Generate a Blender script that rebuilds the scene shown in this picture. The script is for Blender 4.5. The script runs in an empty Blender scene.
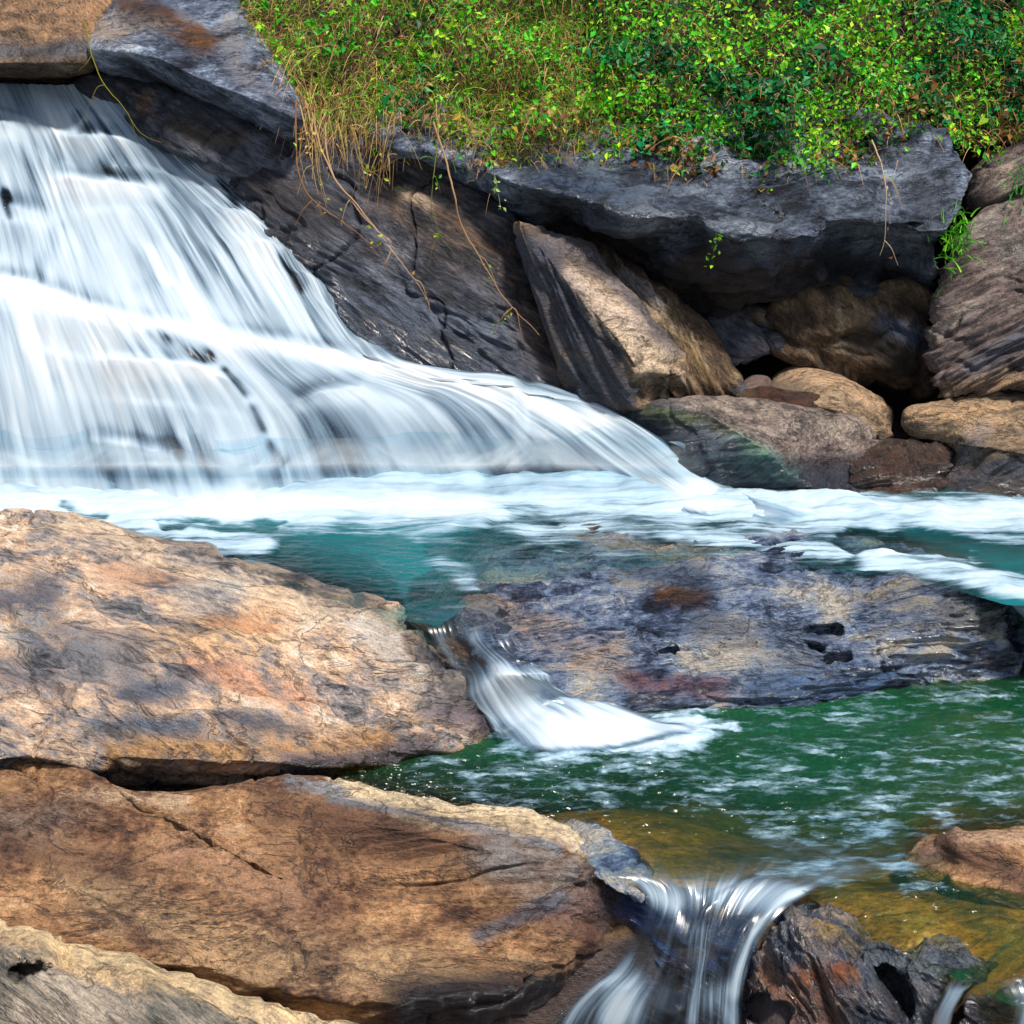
import bpy, math, numpy as np
from mathutils import Vector, Matrix
from mathutils.bvhtree import BVHTree
rad = math.radians
scene = bpy.context.scene
# ------------------------------------------------------------------ camera, sky, sun, exposure
CAMZ, PITCH, FPX = 3.2, rad(18), 1407.0
cam_d = bpy.data.cameras.new('camera'); cam_d.sensor_width = 36; cam_d.lens = 36*FPX/1024
cam_d.clip_end = 500; cam_d.clip_start = 0.05
cam = bpy.data.objects.new('camera', cam_d); scene.collection.objects.link(cam)
cam.location = (0, 0, CAMZ); cam.rotation_euler = (rad(90)-PITCH, 0, 0); scene.camera = cam
SUN_EL, SUN_AZ = rad(60), rad(148)       # azimuth clockwise from +Y (view direction)
world = bpy.data.worlds.new('World'); scene.world = world; world.use_nodes = True
wn = world.node_tree; bg = wn.nodes['Background']
sky = wn.nodes.new('ShaderNodeTexSky'); sky.sky_type = 'NISHITA'; sky.sun_disc = False
sky.sun_elevation = SUN_EL; sky.sun_rotation = SUN_AZ; sky.air_density = 1.0; sky.dust_density = 2.0
wn.links.new(sky.outputs[0], bg.inputs[0]); bg.inputs[1].default_value = 0.10
sun_d = bpy.data.lights.new('sun', 'SUN'); sun_d.energy = 4.3; sun_d.angle = rad(7); sun_d.color = (1, .95, .87)
sun = bpy.data.objects.new('sun', sun_d); scene.collection.objects.link(sun)
sdir = Vector((math.sin(SUN_AZ)*math.cos(SUN_EL), math.cos(SUN_AZ)*math.cos(SUN_EL), math.sin(SUN_EL)))
sun.rotation_euler = sdir.to_track_quat('Z', 'Y').to_euler(); sun.location = (3, -3, 8)
scene.view_settings.view_transform = 'Standard'; scene.view_settings.look = 'None'
scene.view_settings.exposure = 0.68; scene.view_settings.gamma = 1
scene.cycles.max_bounces = 6; scene.cycles.transparent_max_bounces = 16
scene.cycles.diffuse_bounces = 3; scene.cycles.glossy_bounces = 3
scene.cycles.use_denoising = True
scene.cycles.sample_clamp_indirect = 6

# ------------------------------------------------------------------ geometry helpers
cp, sp = math.cos(PITCH), math.sin(PITCH)
def rays(px, py):
    a = (np.asarray(px, float)-512)/FPX; b = (512-np.asarray(py, float))/FPX
    return np.stack([a, cp+b*sp, -sp+b*cp], -1)
def P(px, py, Y):                        # the place seen in direction (px,py), Y metres ahead
    d = rays(px, py); return np.array([0, 0, CAMZ])+d*(np.asarray(Y)/d[..., 1])[..., None]
def YZ(px, py, z):                       # distance ahead of the point at height z
    d = rays(px, py); return (z-CAMZ)/d[..., 2]*d[..., 1]
def Z(px, py, z): return (px, py, float(YZ(px, py, z)))
def tps(ctrl, q):
    c = np.array(ctrl, float); n = len(c); s = np.abs(c[:, :2]).max()+1e-9
    a = c[:, :2]/s; q = np.asarray(q, float)/s
    K = lambda r2: r2*np.log(r2+1e-12)*.5
    D = ((a[:, None]-a[None])**2).sum(-1)
    if n < 3: return np.full(len(q), c[:, 2].mean())
    A = np.zeros((n+3, n+3)); A[:n, :n] = K(D)+np.eye(n)*1e-5; A[:n, n] = 1; A[:n, n+1:] = a; A[n, :n] = 1; A[n+1:, :n] = a.T
    w = np.linalg.lstsq(A, np.r_[c[:, 2], 0, 0, 0], rcond=None)[0]
    out = w[n]+q@w[n+1:]
    for i in range(n): out = out+w[i]*K(((q-a[i])**2).sum(-1))
    return out
def catmull(pts, n, closed=False):
    p = np.array(pts, float); m = len(p)
    if closed: ext = np.vstack([p[-1], p, p[0], p[1]]); segs = m
    else: ext = np.vstack([2*p[0]-p[1], p, 2*p[-1]-p[-2]]); segs = m-1
    base = p if not closed else np.vstack([p, p[:1]])
    L = np.r_[0, np.cumsum(np.sqrt((np.diff(base[:, :2], axis=0)**2).sum(-1))+1e-6)]
    s = np.linspace(0, L[-1], n, endpoint=not closed)
    k = np.clip(np.searchsorted(L, s, side='right')-1, 0, segs-1)
    t = ((s-L[k])/(L[k+1]-L[k]))[:, None]
    p0, p1, p2, p3 = ext[k], ext[k+1], ext[k+2], ext[k+3]
    return .5*(2*p1+(p2-p0)*t+(2*p0-5*p1+4*p2-p3)*t**2+(3*p1-p0-3*p2+p3)*t**3)
_r = np.random.RandomState(7); PERM = np.tile(_r.permutation(256), 3)
GR = _r.normal(size=(256, 3)); GR /= np.linalg.norm(GR, axis=1)[:, None]; JIT = _r.rand(256, 3)
def perlin(p):
    p = np.asarray(p, float); i = np.floor(p).astype(int); f = p-i; i &= 255
    u = f*f*f*(f*(f*6-15)+10); out = 0
    for dx in (0, 1):
        for dy in (0, 1):
            for dz in (0, 1):
                h = PERM[PERM[PERM[(i[..., 0]+dx) & 255]+((i[..., 1]+dy) & 255)]+((i[..., 2]+dz) & 255)]
                w = (u[..., 0] if dx else 1-u[..., 0])*(u[..., 1] if dy else 1-u[..., 1])*(u[..., 2] if dz else 1-u[..., 2])
                out = out+w*((f-np.array([dx, dy, dz]))*GR[h]).sum(-1)
    return out*1.6
def fbm(p, o=4, g=.5, l=2.03):
    a, s, t = 1., 0, 0
    for k in range(o): s = s+a*perlin(p+k*17.3); t += a; a *= g; p = p*l
    return s/t
def ridged(p, o=4):
    a, s, t = 1., 0, 0
    for k in range(o): s = s+a*(1-2*np.abs(perlin(p+k*9.7))); t += a; a *= .5; p = p*2.1
    return s/t
def cells(p):                            # F1, F2-F1 and the cell's own random value
    i = np.floor(p).astype(int); f = p-i; d1 = np.full(p.shape[:-1], 9.); d2 = d1.copy(); idv = np.zeros(p.shape[:-1])
    for dx in (-1, 0, 1):
        for dy in (-1, 0, 1):
            for dz in (-1, 0, 1):
                h = PERM[PERM[PERM[(i[..., 0]+dx) & 255]+((i[..., 1]+dy) & 255)]+((i[..., 2]+dz) & 255)]
                d = np.sqrt(((np.array([dx, dy, dz])+JIT[h]-f)**2).sum(-1))
                nb = d < d1; d2 = np.where(nb, d1, np.minimum(d2, d)); idv = np.where(nb, h/255., idv); d1 = np.where(nb, d, d1)
    return d1, d2-d1, idv
def frame(e1, e3):
    e1 = np.array(e1, float); e1 /= np.linalg.norm(e1); e3 = np.array(e3, float); e3 -= e1*(e3@e1); e3 /= np.linalg.norm(e3)
    return np.array([e1, np.cross(e3, e1), e3])
def lin(h):
    h = h.lstrip('#'); c = [int(h[i:i+2], 16)/255 for i in (0, 2, 4)]
    return tuple(x/12.92 if x <= .04045 else ((x+.055)/1.055)**2.4 for x in c)
def col(h, g=1.0): return tuple(min(.9, x*g) for x in lin(h))+(1,)

def make_mesh(name, V, F, mat, attrs=None, origin=None, smooth=True, parent=None, uv=None):
    V = np.asarray(V, float).reshape(-1, 3)
    if origin is None: origin = np.array([V[:, 0].mean(), V[:, 1].mean(), V[:, 2].min()])
    me = bpy.data.meshes.new(name); F = np.asarray(F, int)
    me.vertices.add(len(V)); me.vertices.foreach_set('co', (V-origin).ravel())
    k = F.shape[1]; me.loops.add(F.size); me.loops.foreach_set('vertex_index', F.ravel())
    me.polygons.add(len(F)); me.polygons.foreach_set('loop_start', np.arange(len(F))*k)
    me.update(calc_edges=True); me.validate()
    me.polygons.foreach_set('use_smooth', np.full(len(me.polygons), smooth))
    for an, av in (attrs or {}).items():
        av = np.asarray(av, float)
        if av.ndim == 1: a = me.attributes.new(an, 'FLOAT', 'POINT'); a.data.foreach_set('value', av)
        elif av.shape[1] == 4: a = me.attributes.new(an, 'FLOAT_COLOR', 'POINT'); a.data.foreach_set('color', av.ravel())
        else: a = me.attributes.new(an, 'FLOAT_VECTOR', 'POINT'); a.data.foreach_set('vector', av.ravel())
    me.materials.append(mat)
    o = bpy.data.objects.new(name, me); scene.collection.objects.link(o); o.location = origin
    if parent: o.parent = parent; o.location = Vector(origin)-parent.location
    return o
def tag(o, label=None, cat=None, group=None, kind=None):
    if label: o['label'] = label
    if cat: o['category'] = cat
    if group: o['group'] = group
    if kind: o['kind'] = kind
    return o
def grid_faces(nu, nv, wrap=False):
    i = np.arange(nu if wrap else nu-1); j = np.arange(nv-1); I, J = np.meshgrid(i, j, indexing='ij'); I2 = (I+1) % nu
    return np.stack([I*nv+J, I2*nv+J, I2*nv+J+1, I*nv+J+1], -1).reshape(-1, 4)
def vnormals(V, F):
    a = V[F[:, 2]]-V[F[:, 0]]; b = V[F[:, 3]]-V[F[:, 1]]; n = np.cross(a, b); N = np.zeros_like(V)
    for k in range(4): np.add.at(N, F[:, k], n)
    return N/(np.linalg.norm(N, axis=1)[:, None]+1e-12)
def stroke(q, pts, r, soft=.6):          # 0..1 closeness of points q to a polyline, radius r
    pts = np.array(pts, float); d = np.full(len(q), 1e9)
    if len(pts) == 1: d = np.sqrt(((q-pts[0])**2).sum(-1))
    for a, b in zip(pts[:-1], pts[1:]):
        ab = b-a; t = np.clip(((q-a)@ab)/(ab@ab+1e-9), 0, 1); d = np.minimum(d, np.sqrt(((q-a-t[:, None]*ab)**2).sum(-1)))
    x = np.clip((r*(1+soft)-d)/(2*soft*r), 0, 1); return x*x*(3-2*x)

# ------------------------------------------------------------------ materials
class NT:
    def __init__(s, name):
        s.m = bpy.data.materials.new(name); s.m.use_nodes = True; s.t = s.m.node_tree
        s.t.nodes.clear(); s.out = s.n('OutputMaterial')
    def n(s, ty, **kw):
        nd = s.t.nodes.new('ShaderNode'+ty)
        for k, v in kw.items(): setattr(nd, k, v)
        return nd
    def put(s, sock, v):
        if isinstance(v, bpy.types.NodeSocket): s.t.links.new(v, sock)
        elif v is not None: sock.default_value = v
    def math(s, op, a, b=None, c=None, clamp=False):
        nd = s.n('Math', operation=op, use_clamp=clamp); s.put(nd.inputs[0], a); s.put(nd.inputs[1], b); s.put(nd.inputs[2], c); return nd.outputs[0]
    def noise(s, vec, scale, detail=6, rough=.55, dist=0):
        nd = s.n('TexNoise'); s.put(nd.inputs['Vector'], vec); nd.inputs['Scale'].default_value = scale
        nd.inputs['Detail'].default_value = detail; nd.inputs['Roughness'].default_value = rough; nd.inputs['Distortion'].default_value = dist; return nd.outputs[0]
    def mapr(s, v, a, b, c=0, d=1, smooth=False):
        nd = s.n('MapRange'); nd.interpolation_type = 'SMOOTHSTEP' if smooth else 'LINEAR'; s.put(nd.inputs[0], v)
        for k, x in enumerate((a, b, c, d)): nd.inputs[k+1].default_value = x
        return nd.outputs[0]
    def mix(s, f, a, b, mode='MIX'):
        nd = s.n('Mix', data_type='RGBA', blend_type=mode); s.put(nd.inputs[0], f); s.put(nd.inputs[6], a); s.put(nd.inputs[7], b); return nd.outputs[2]
    def attr(s, name): return s.n('Attribute', attribute_name=name)
    def mapping(s, vec, rot=(0, 0, 0), scale=(1, 1, 1), loc=(0, 0, 0)):
        nd = s.n('Mapping'); s.put(nd.inputs[0], vec); nd.inputs['Rotation'].default_value = rot
        nd.inputs['Scale'].default_value = scale; nd.inputs['Location'].default_value = loc; return nd.outputs[0]
    def ramp(s, f, stops):
        nd = s.n('ValToRGB'); s.put(nd.inputs[0], f); e = nd.color_ramp.elements
        while len(e) < len(stops): e.new(.5)
        for k, (p_, c_) in enumerate(stops): e[k].position = p_; e[k].color = c_
        return nd.outputs[0]
def rock_mat(name, cols, fr, stretch=.22, fine=1.0, bump=1.0, rough=.75, seed=0, gain=.8, contrast=1.0, patch=.9, speck=.5, wetdark=.55):
    """cols: colours from dark to light; fr: frame whose first row is the grain direction"""
    t = NT(name); tc = t.n('TexCoord').outputs['Object']
    eul = Matrix([list(r) for r in fr]).to_euler()
    base = t.mapping(tc, rot=eul, loc=(seed*3.1, seed*1.7, seed*.9))
    st = t.mapping(base, scale=(stretch, 1, 1))
    warp = t.noise(st, 1.7, 3); 
    wv = t.n('VectorMath', operation='MULTIPLY_ADD'); t.put(wv.inputs[0], warp); wv.inputs[1].default_value = (.35,)*3; t.put(wv.inputs[2], st)
    n1 = t.noise(wv.outputs[0], 4.2*fine, 9, .66, .3)
    n2 = t.noise(base, 1.6*fine, 5, .6)
    n3 = t.noise(st, 26*fine, 6, .7)
    n4 = t.noise(base, 95, 3, .7)
    v = t.math('MULTIPLY_ADD', t.math('SUBTRACT', n2, .5), patch, n1)
    v = t.math('MULTIPLY_ADD', t.math('SUBTRACT', n3, .5), .35, v)
    v = t.mapr(v, .5-.24/contrast, .5+.24/contrast)
    k = len(cols); c = t.ramp(v, [(i/(k-1), col(h, gain)) for i, h in enumerate(cols)])
    ta = t.attr('tint')
    w = t.math('ADD', t.math('MULTIPLY', ta.outputs['Alpha'], 1.15), t.math('MULTIPLY', t.math('SUBTRACT', n1, .5), 2.2)); w = t.math('MULTIPLY_ADD', t.math('SUBTRACT', n3, .5), 1.3, w)
    w = t.math('MULTIPLY', t.mapr(w, .15, 1.2, smooth=True), t.mapr(ta.outputs['Alpha'], 0, .25))
    tcv = t.mix(1.0, ta.outputs['Color'], t.ramp(v, [(0, (.45, .45, .5, 1)), (.5, (.95, .95, .95, 1)), (1, (1.35, 1.3, 1.25, 1))]), 'MULTIPLY')
    c = t.mix(w, c, tcv)
    # mineral speckle; dark grain and veins also paint in crevice shade
    c = t.mix(speck, c, t.ramp(n4, [(.3, (.35, .35, .38, 1)), (.5, (1, 1, 1, 1)), (.72, (1.6, 1.55, 1.5, 1))]), 'MULTIPLY')
    c = t.mix(.65, c, t.ramp(n3, [(.32, (.3, .28, .28, 1)), (.47, (.95, .95, .95, 1)), (.68, (1.6, 1.52, 1.45, 1))]), 'MULTIPLY')
    vein = t.math('ABSOLUTE', t.math('SUBTRACT', t.noise(wv.outputs[0], 2.3*fine, 6, .6, .6), .5))
    vf = t.mapr(vein, 0, .018, 1, 0)
    c = t.mix(t.math('MULTIPLY', vf, .6), c, (.025, .02, .02, 1))
    wet = t.math('MULTIPLY', t.attr('wet').outputs['Fac'], 1.0)
    wetf = t.math('MULTIPLY', t.mapr(t.math('ADD', wet, t.math('MULTIPLY', t.math('SUBTRACT', n2, .5), .7)), .25, .7, smooth=True), t.mapr(wet, 0, .2))
    c = t.mix(t.math('MULTIPLY', wetf, wetdark), c, (.012, .014, .02, 1))
    b = t.n('BsdfPrincipled'); t.put(b.inputs['Base Color'], c)
    ro = t.math('MULTIPLY_ADD', wetf, -(rough-.15), rough); ro = t.math('MULTIPLY_ADD', t.math('SUBTRACT', n3, .5), .3, ro, clamp=True)
    t.put(b.inputs['Roughness'], ro); t.put(b.inputs['Specular IOR Level'], t.math('MULTIPLY_ADD', wetf, .45, .4))
    h = t.math('MULTIPLY_ADD', n3, .42, n1); h = t.math('MULTIPLY_ADD', n4, .11, h); h = t.math('MULTIPLY_ADD', vf, -.10, h)
    bp = t.n('Bump'); bp.inputs['Strength'].default_value = min(1, .85*bump); bp.inputs['Distance'].default_value = .075*bump
    t.put(bp.inputs['Height'], h); t.put(b.inputs['Normal'], bp.outputs[0])
    t.t.links.new(b.outputs[0], t.out.inputs[0]); return t.m
def silk_mat(name, us=26, vs=.5, lo=.35, hi=.62, tintc=(.80, .88, .95), gloss=.5, amp=1.9, flat=None):
    """long-exposure running water: white aerated threads over a clear glossy film"""
    t = NT(name); fl = t.attr('flow').outputs['Vector']; den = t.attr('milk').outputs['Fac']
    f1 = t.mapping(fl, scale=(us, vs, 1)); f2 = t.mapping(fl, scale=(us*.28, vs*.9, 1)); f3 = t.mapping(fl, scale=(us*2.4, vs*1.6, 1))
    a = t.noise(f1, 1, 3, .55, .15); b_ = t.noise(f2, 1, 3, .5, .2); c_ = t.noise(f3, 1, 2, .5)
    s = t.math('ADD', t.math('MULTIPLY', t.math('SUBTRACT', a, .5), amp), t.math('MULTIPLY', t.math('SUBTRACT', b_, .5), amp*1.15))
    s = t.math('MULTIPLY_ADD', t.math('SUBTRACT', c_, .5), .5*amp/1.9, s)
    var = t.mapr(t.noise(t.mapping(fl, scale=(2.2, .8, 1)), 1, 3, .5), .38, .62, .35, 1.35)
    s = t.math('MULTIPLY', s, var)
    d = t.math('ADD', s, den)
    al = t.mapr(d, -.15, .95, 0, 1, smooth=True); al = t.math('MULTIPLY', al, t.mapr(den, 0, .55, smooth=True))
    colr = t.ramp(t.mapr(d, .1, 1.5), [(0, (.10, .17, .25, 1)), (.32, (.24, .33, .42, 1)), (.66, (.43, .51, .57, 1)), (1, (.60, .64, .67, 1))])
    if flat: colr = flat+(1,)
    df = t.n('BsdfDiffuse'); t.put(df.inputs[0], colr); tl = t.n('BsdfTranslucent'); t.put(tl.inputs[0], colr)
    bp = t.n('Bump'); bp.inputs['Strength'].default_value = .35; bp.inputs['Distance'].default_value = .02; t.put(bp.inputs['Height'], t.math('ADD', a, b_))
    t.put(df.inputs['Normal'], bp.outputs[0])
    mx = t.n('MixShader'); mx.inputs[0].default_value = .3; t.t.links.new(df.outputs[0], mx.inputs[1]); t.t.links.new(tl.outputs[0], mx.inputs[2])
    gl = t.n('BsdfGlossy'); gl.inputs['Roughness'].default_value = .28; t.put(gl.inputs['Normal'], bp.outputs[0])
    tr = t.n('BsdfTransparent'); tr.inputs[0].default_value = (.86, .93, .96, 1)
    fr = t.n('Fresnel'); fr.inputs[0].default_value = 1.33; t.put(fr.inputs['Normal'], bp.outputs[0])
    film = t.n('MixShader'); t.put(film.inputs[0], t.math('MULTIPLY', t.math('MULTIPLY', fr.outputs[0], gloss, clamp=True), t.mapr(den, 0, .3))); t.t.links.new(tr.outputs[0], film.inputs[1]); t.t.links.new(gl.outputs[0], film.inputs[2])
    fin = t.n('MixShader'); t.put(fin.inputs[0], al); t.t.links.new(film.outputs[0], fin.inputs[1]); t.t.links.new(mx.outputs[0], fin.inputs[2])
    t.t.links.new(fin.outputs[0], t.out.inputs[0]); return t.m
def pool_mat(name, body, absorb, k=3.0, fs=(2.2, 14), milky=.0):
    t = NT(name); dep = t.attr('depth').outputs['Fac']; foam = t.attr('foam').outputs['Fac']; fl = t.attr('flow').outputs['Vector']
    tr = t.n('BsdfTransparent')
    cmb = t.n('CombineColor')
    for i in range(3): t.put(cmb.inputs[i], t.math('POWER', math.e, t.math('MULTIPLY', dep, -absorb[i])))
    t.put(tr.inputs[0], cmb.outputs[0])
    df = t.n('BsdfDiffuse'); n0 = t.noise(t.mapping(fl, scale=(1.5, 4, 1)), 1, 4)
    t.put(df.inputs[0], t.mix(n0, tuple(x*.6 for x in body)+(1,), tuple(x*1.4 for x in body)+(1,)))
    bodyf = t.math('SUBTRACT', 1, t.math('POWER', math.e, t.math('MULTIPLY', dep, -k)))
    m1 = t.n('MixShader'); t.put(m1.inputs[0], t.math('MAXIMUM', bodyf, 0)); t.t.links.new(tr.outputs[0], m1.inputs[1]); t.t.links.new(df.outputs[0], m1.inputs[2])
    rip = t.noise(t.mapping(fl, scale=(9, 22, 1)), 1, 4, .6, .4); bp = t.n('Bump'); bp.inputs['Strength'].default_value = .5; bp.inputs['Distance'].default_value = .02; t.put(bp.inputs['Height'], rip)
    gl = t.n('BsdfGlossy'); gl.inputs['Roughness'].default_value = .22; t.put(gl.inputs['Normal'], bp.outputs[0])
    fr = t.n('Fresnel'); fr.inputs[0].default_value = 1.33; t.put(fr.inputs['Normal'], bp.outputs[0])
    m2 = t.n('MixShader'); t.put(m2.inputs[0], t.math('MULTIPLY', fr.outputs[0], 1.3, clamp=True)); t.t.links.new(m1.outputs[0], m2.inputs[1]); t.t.links.new(gl.outputs[0], m2.inputs[2])
    a = t.noise(t.mapping(fl, scale=(fs[0], fs[1], 1)), 1, 5, .6, .5); b_ = t.noise(t.mapping(fl, scale=(fs[0]*.45, fs[1]*.3, 1)), 1, 3, .5, .3)
    d = t.math('ADD', foam, t.math('ADD', t.math('MULTIPLY', t.math('SUBTRACT', a, .5), 2.0), t.math('MULTIPLY', t.math('SUBTRACT', b_, .5), 1.4)))
    ff = t.math('MULTIPLY', t.mapr(d, .15, .95, smooth=True), t.mapr(foam, .02, .3, smooth=True))
    wh = t.n('BsdfDiffuse'); t.put(wh.inputs[0], t.ramp(t.mapr(d, .3, 2.3), [(0, (.14, .24, .31, 1)), (.4, (.33, .42, .49, 1)), (1, (.62, .66, .69, 1))]))
    m3 = t.n('MixShader'); t.put(m3.inputs[0], ff); t.t.links.new(m2.outputs[0], m3.inputs[1]); t.t.links.new(wh.outputs[0], m3.inputs[2])
    t.t.links.new(m3.outputs[0], t.out.inputs[0]); return t.m
def leaf_mat(name, tr=.35, rough=.5):
    t = NT(name); c = t.attr('tint').outputs['Color']; b = t.n('BsdfPrincipled'); t.put(b.inputs['Base Color'], c); b.inputs['Roughness'].default_value = rough
    b.inputs['Specular IOR Level'].default_value = .3
    tl = t.n('BsdfTranslucent'); t.put(tl.inputs[0], c); m = t.n('MixShader'); m.inputs[0].default_value = tr
    t.t.links.new(b.outputs[0], m.inputs[1]); t.t.links.new(tl.outputs[0], m.inputs[2]); t.t.links.new(m.outputs[0], t.out.inputs[0]); return t.m

# ------------------------------------------------------------------ rocks
SOLIDS = []
def smax(a, b, k): h = np.clip(.5+.5*(a-b)/k, 0, 1); return b*(1-h)+a*h+k*h*(1-h)
def boulder(name, label, outline, faces, mat, fr, thick=.8, edge=.25, amp=.03, f=1.5, strata=.02, layers=5, crack=.015, facet=0, center=None, k=.06,
            tints=(), wets=(), wet0=0, dens=2.3, ep=6, dips=(), group=None, cat='rock', wfreq=1., parent=None):
    b = catmull(outline, 600, True)
    per = np.sqrt((np.diff(np.vstack([b, b[:1]]), axis=0)**2).sum(-1)).sum(); nt = int(np.clip(per/dens, 60, 1100))
    b = catmull(outline, nt, True)
    c = b.mean(0) if center is None else np.array(center, float)
    R = np.median(np.sqrt(((b-c)**2).sum(-1))); nr = int(np.clip(R/dens*1.15, 12, 220))
    r = np.linspace(0.002, 1, nr)**.85; rb = np.linspace(1, .002, 14)[1:]
    def surf(q):
        y = None
        for fc in faces:
            s = 1/tps([(a_, b_, 1/y_) for a_, b_, y_ in fc], q) if len(fc) == 3 else tps(fc, q)
            y = s if y is None else smax(y, s, k)
        return y
    q = c+(b[:, None]-c)*r[None, :, None]; e = (r**ep)[None]
    Yf = surf(q.reshape(-1, 2)).reshape(nt, nr)
    Yf = np.clip(Yf, 3.6, 13)
    for pts, rr, dd in dips: Yf = Yf+dd*stroke(q.reshape(-1, 2), pts, rr, .5).reshape(nt, nr)
    Yedge = Yf[:, -1:]+edge
    Yf = Yf+edge*(1-np.sqrt(np.clip(1-e, 0, 1)))
    qb = c+(b[:, None]-c)*rb[None, :, None]
    Yb = Yedge+(surf(qb.reshape(-1, 2)).reshape(nt, -1)-Yf[:, -1:]+edge)*.5*(1-rb[None]) + thick*np.sqrt(np.clip(1-rb**4, 0, 1))[None]
    Yb = np.maximum(Yb, Yedge+.02)
    Q = np.concatenate([q, qb], 1); Y = np.concatenate([Yf, Yb], 1)
    V = P(Q[..., 0], Q[..., 1], Y).reshape(-1, 3); Q = Q.reshape(-1, 2); nv = nr+len(rb)
    F = grid_faces(nt, nv, True); N = vnormals(V, F)
    mid = V.mean(0)
    # outward orientation
    fi = nt//4*nv+nr//2
    if (N.reshape(nt, nv, 3)[:, :nr//2].reshape(-1, 3)@np.array([0, -1, .3])).mean() < 0: N = -N; F = F[:, ::-1]
    L = V@np.asarray(fr).T; sd = np.abs(hash(label)) % 50 if False else (sum(map(ord, label)) % 50)
    La = L*np.array([.35, 1, 1])+sd
    d = amp*1.4*fbm(V*f+sd, 4, .5)+amp*.5*fbm(La*f*3.1, 4, .55)
    s = L[:, 2]*layers+1.3*fbm(V*1.1*wfreq+sd, 3)+.25*fbm(La*6, 3); fs = s-np.floor(s); d += strata*(np.minimum(fs*1.25, (1-fs)*5)-.5)*(0.5+.9*np.clip(fbm(V*2+sd+9, 2)+.5, 0, 1))
    s2 = L[:, 2]*layers*3.3+1.6*fbm(La*2.2+4, 3); f2 = s2-np.floor(s2); d += strata*.35*(np.minimum(f2*1.2, (1-f2)*6)-.5)
    if facet:
        d1, ed, iv = cells(La*facet[0]+.25*fbm(V*3, 3)[:, None]); d += facet[1]*(iv-.5)*np.clip(ed*5, 0, 1)-facet[1]*.3*np.clip(1-ed*9, 0, 1)
    if crack:
        cr = np.abs(fbm(La*1.3+31, 4)); d -= crack*np.clip(1-cr/.035, 0, 1)**.7
        cr = np.abs(fbm(V*.9+71, 3)); d -= crack*1.2*np.clip(1-cr/.02, 0, 1)
    d += amp*.10*fbm(La*16, 3)
    V = V+N*d[:, None]
    tint = np.zeros((len(V), 4)); tint[:, :3] = .3
    Qt = Q+np.stack([34*fbm(La*1.6+51, 4, .6), 18*fbm(La*2.6+63, 4, .65)], -1)
    for pts, rr, hx, w in tints:
        a = stroke(Qt if rr > 9 else Q, pts, rr, .95)*w; c4 = np.array(col(hx, GAIN)[:3]); al = tint[:, 3]; a = np.clip(a, 0, 1); na = a+al*(1-a)
        tint[:, :3] = (c4*a[:, None]+tint[:, :3]*(al*(1-a))[:, None])/(na[:, None]+1e-6)*(na[:, None] > 1e-4)+tint[:, :3]*(na[:, None] <= 1e-4); tint[:, 3] = na
    wet = np.full(len(V), float(wet0))
    for pts, rr, w in wets: wet = np.maximum(wet, w*stroke(Q, pts, rr)) if w > 0 else wet*(1+w*stroke(Q, pts, rr))
    up_ = (V[:, 1] > 7.3) & (mat.name != 'layered orange grey rock'); lo_ = (V[:, 1] < 7) & (mat.name not in ('layered orange grey rock', 'brown gneiss', 'olive grey rock')); wl = np.where(up_, .5, 0.)
    wet = np.where(up_ | lo_, np.maximum(wet, np.clip(1.1-(V[:, 2]-wl)/.10, 0, 1)), wet)
    o = make_mesh(name, V, F, mat, {'tint': tint, 'wet': wet}, parent=parent)
    if not parent: tag(o, label, cat, group)
    SOLIDS.append((V, F)); return o
GAIN = .8
# grain frames: (direction along the streaks, normal of the layers)
fr_slab = frame((1, -.55, -.05), (.12, .35, 1)); fr_front = frame((1, -.25, .25), (.1, .9, .5)); fr_bl = frame((1, -.5, -.4), (.2, .6, 1))
fr_isl = frame((1, .15, .0), (0, .6, .8)); fr_wall = frame((1, -.3, -.55), (.5, .1, 1)); fr_horz = frame((1, 0, .1), (0, .2, 1))
fr_right = frame((.8, -.4, .55), (-.4, .2, 1)); fr_pillar = frame((.55, -.3, -1), (1, -.6, .5))

m_slab = rock_mat('layered orange grey rock', ['34363e', '6a686a', '988c86', 'c4a284', 'd8c4ac', 'd0cac4'], fr_slab, .28, 1.3, 1.3, seed=1, gain=GAIN*1.25)
m_front = rock_mat('brown gneiss', ['3a2a22', '6c4a36', '96704e', 'b88c62', 'ccaa82'], fr_front, .55, 1.5, 1.3, seed=2, gain=GAIN*1.1, contrast=.9)
m_bl = rock_mat('olive grey rock', ['34322e', '5c5a52', '7d766a', '96897a', 'b0a390'], fr_bl, .25, 1.5, 1.3, seed=3, gain=GAIN*1.25)
m_isl = rock_mat('wet sky tinted rock', ['1c202c', '3c4860', '6c7c98', '949ca6', 'b4aca0'], fr_isl, .38, 1.5, 2.0, rough=.35, seed=4, gain=GAIN*1.5, wetdark=.12, contrast=1.3)  # blue midtones stand in for sky reflected on the wet rock
m_blue = rock_mat('blue grey rock', ['1c1e26', '3a404c', '5c6678', '8490a2', 'aab4c0'], fr_horz, .5, 1.4, 1.8, rough=.4, seed=5, gain=GAIN*1.6, wetdark=.5)  # bluish steps carry painted sky reflection
m_dark = rock_mat('dark sky tinted rock', ['18181e', '30323a', '4c4e58', '666a76', '88848a'], fr_wall, .32, 1.6, 1.5, rough=.55, seed=6, gain=GAIN, wetdark=.4)  # blue in the darks is sky sheen put into the colour
m_brown = rock_mat('mid brown rock', ['2a2018', '4c3c2e', '6e5842', '8d7558', 'a68f72'], fr_pillar, .42, 1.8, 1.5, seed=7, gain=GAIN)  # plain brown palette, dark to light
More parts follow.
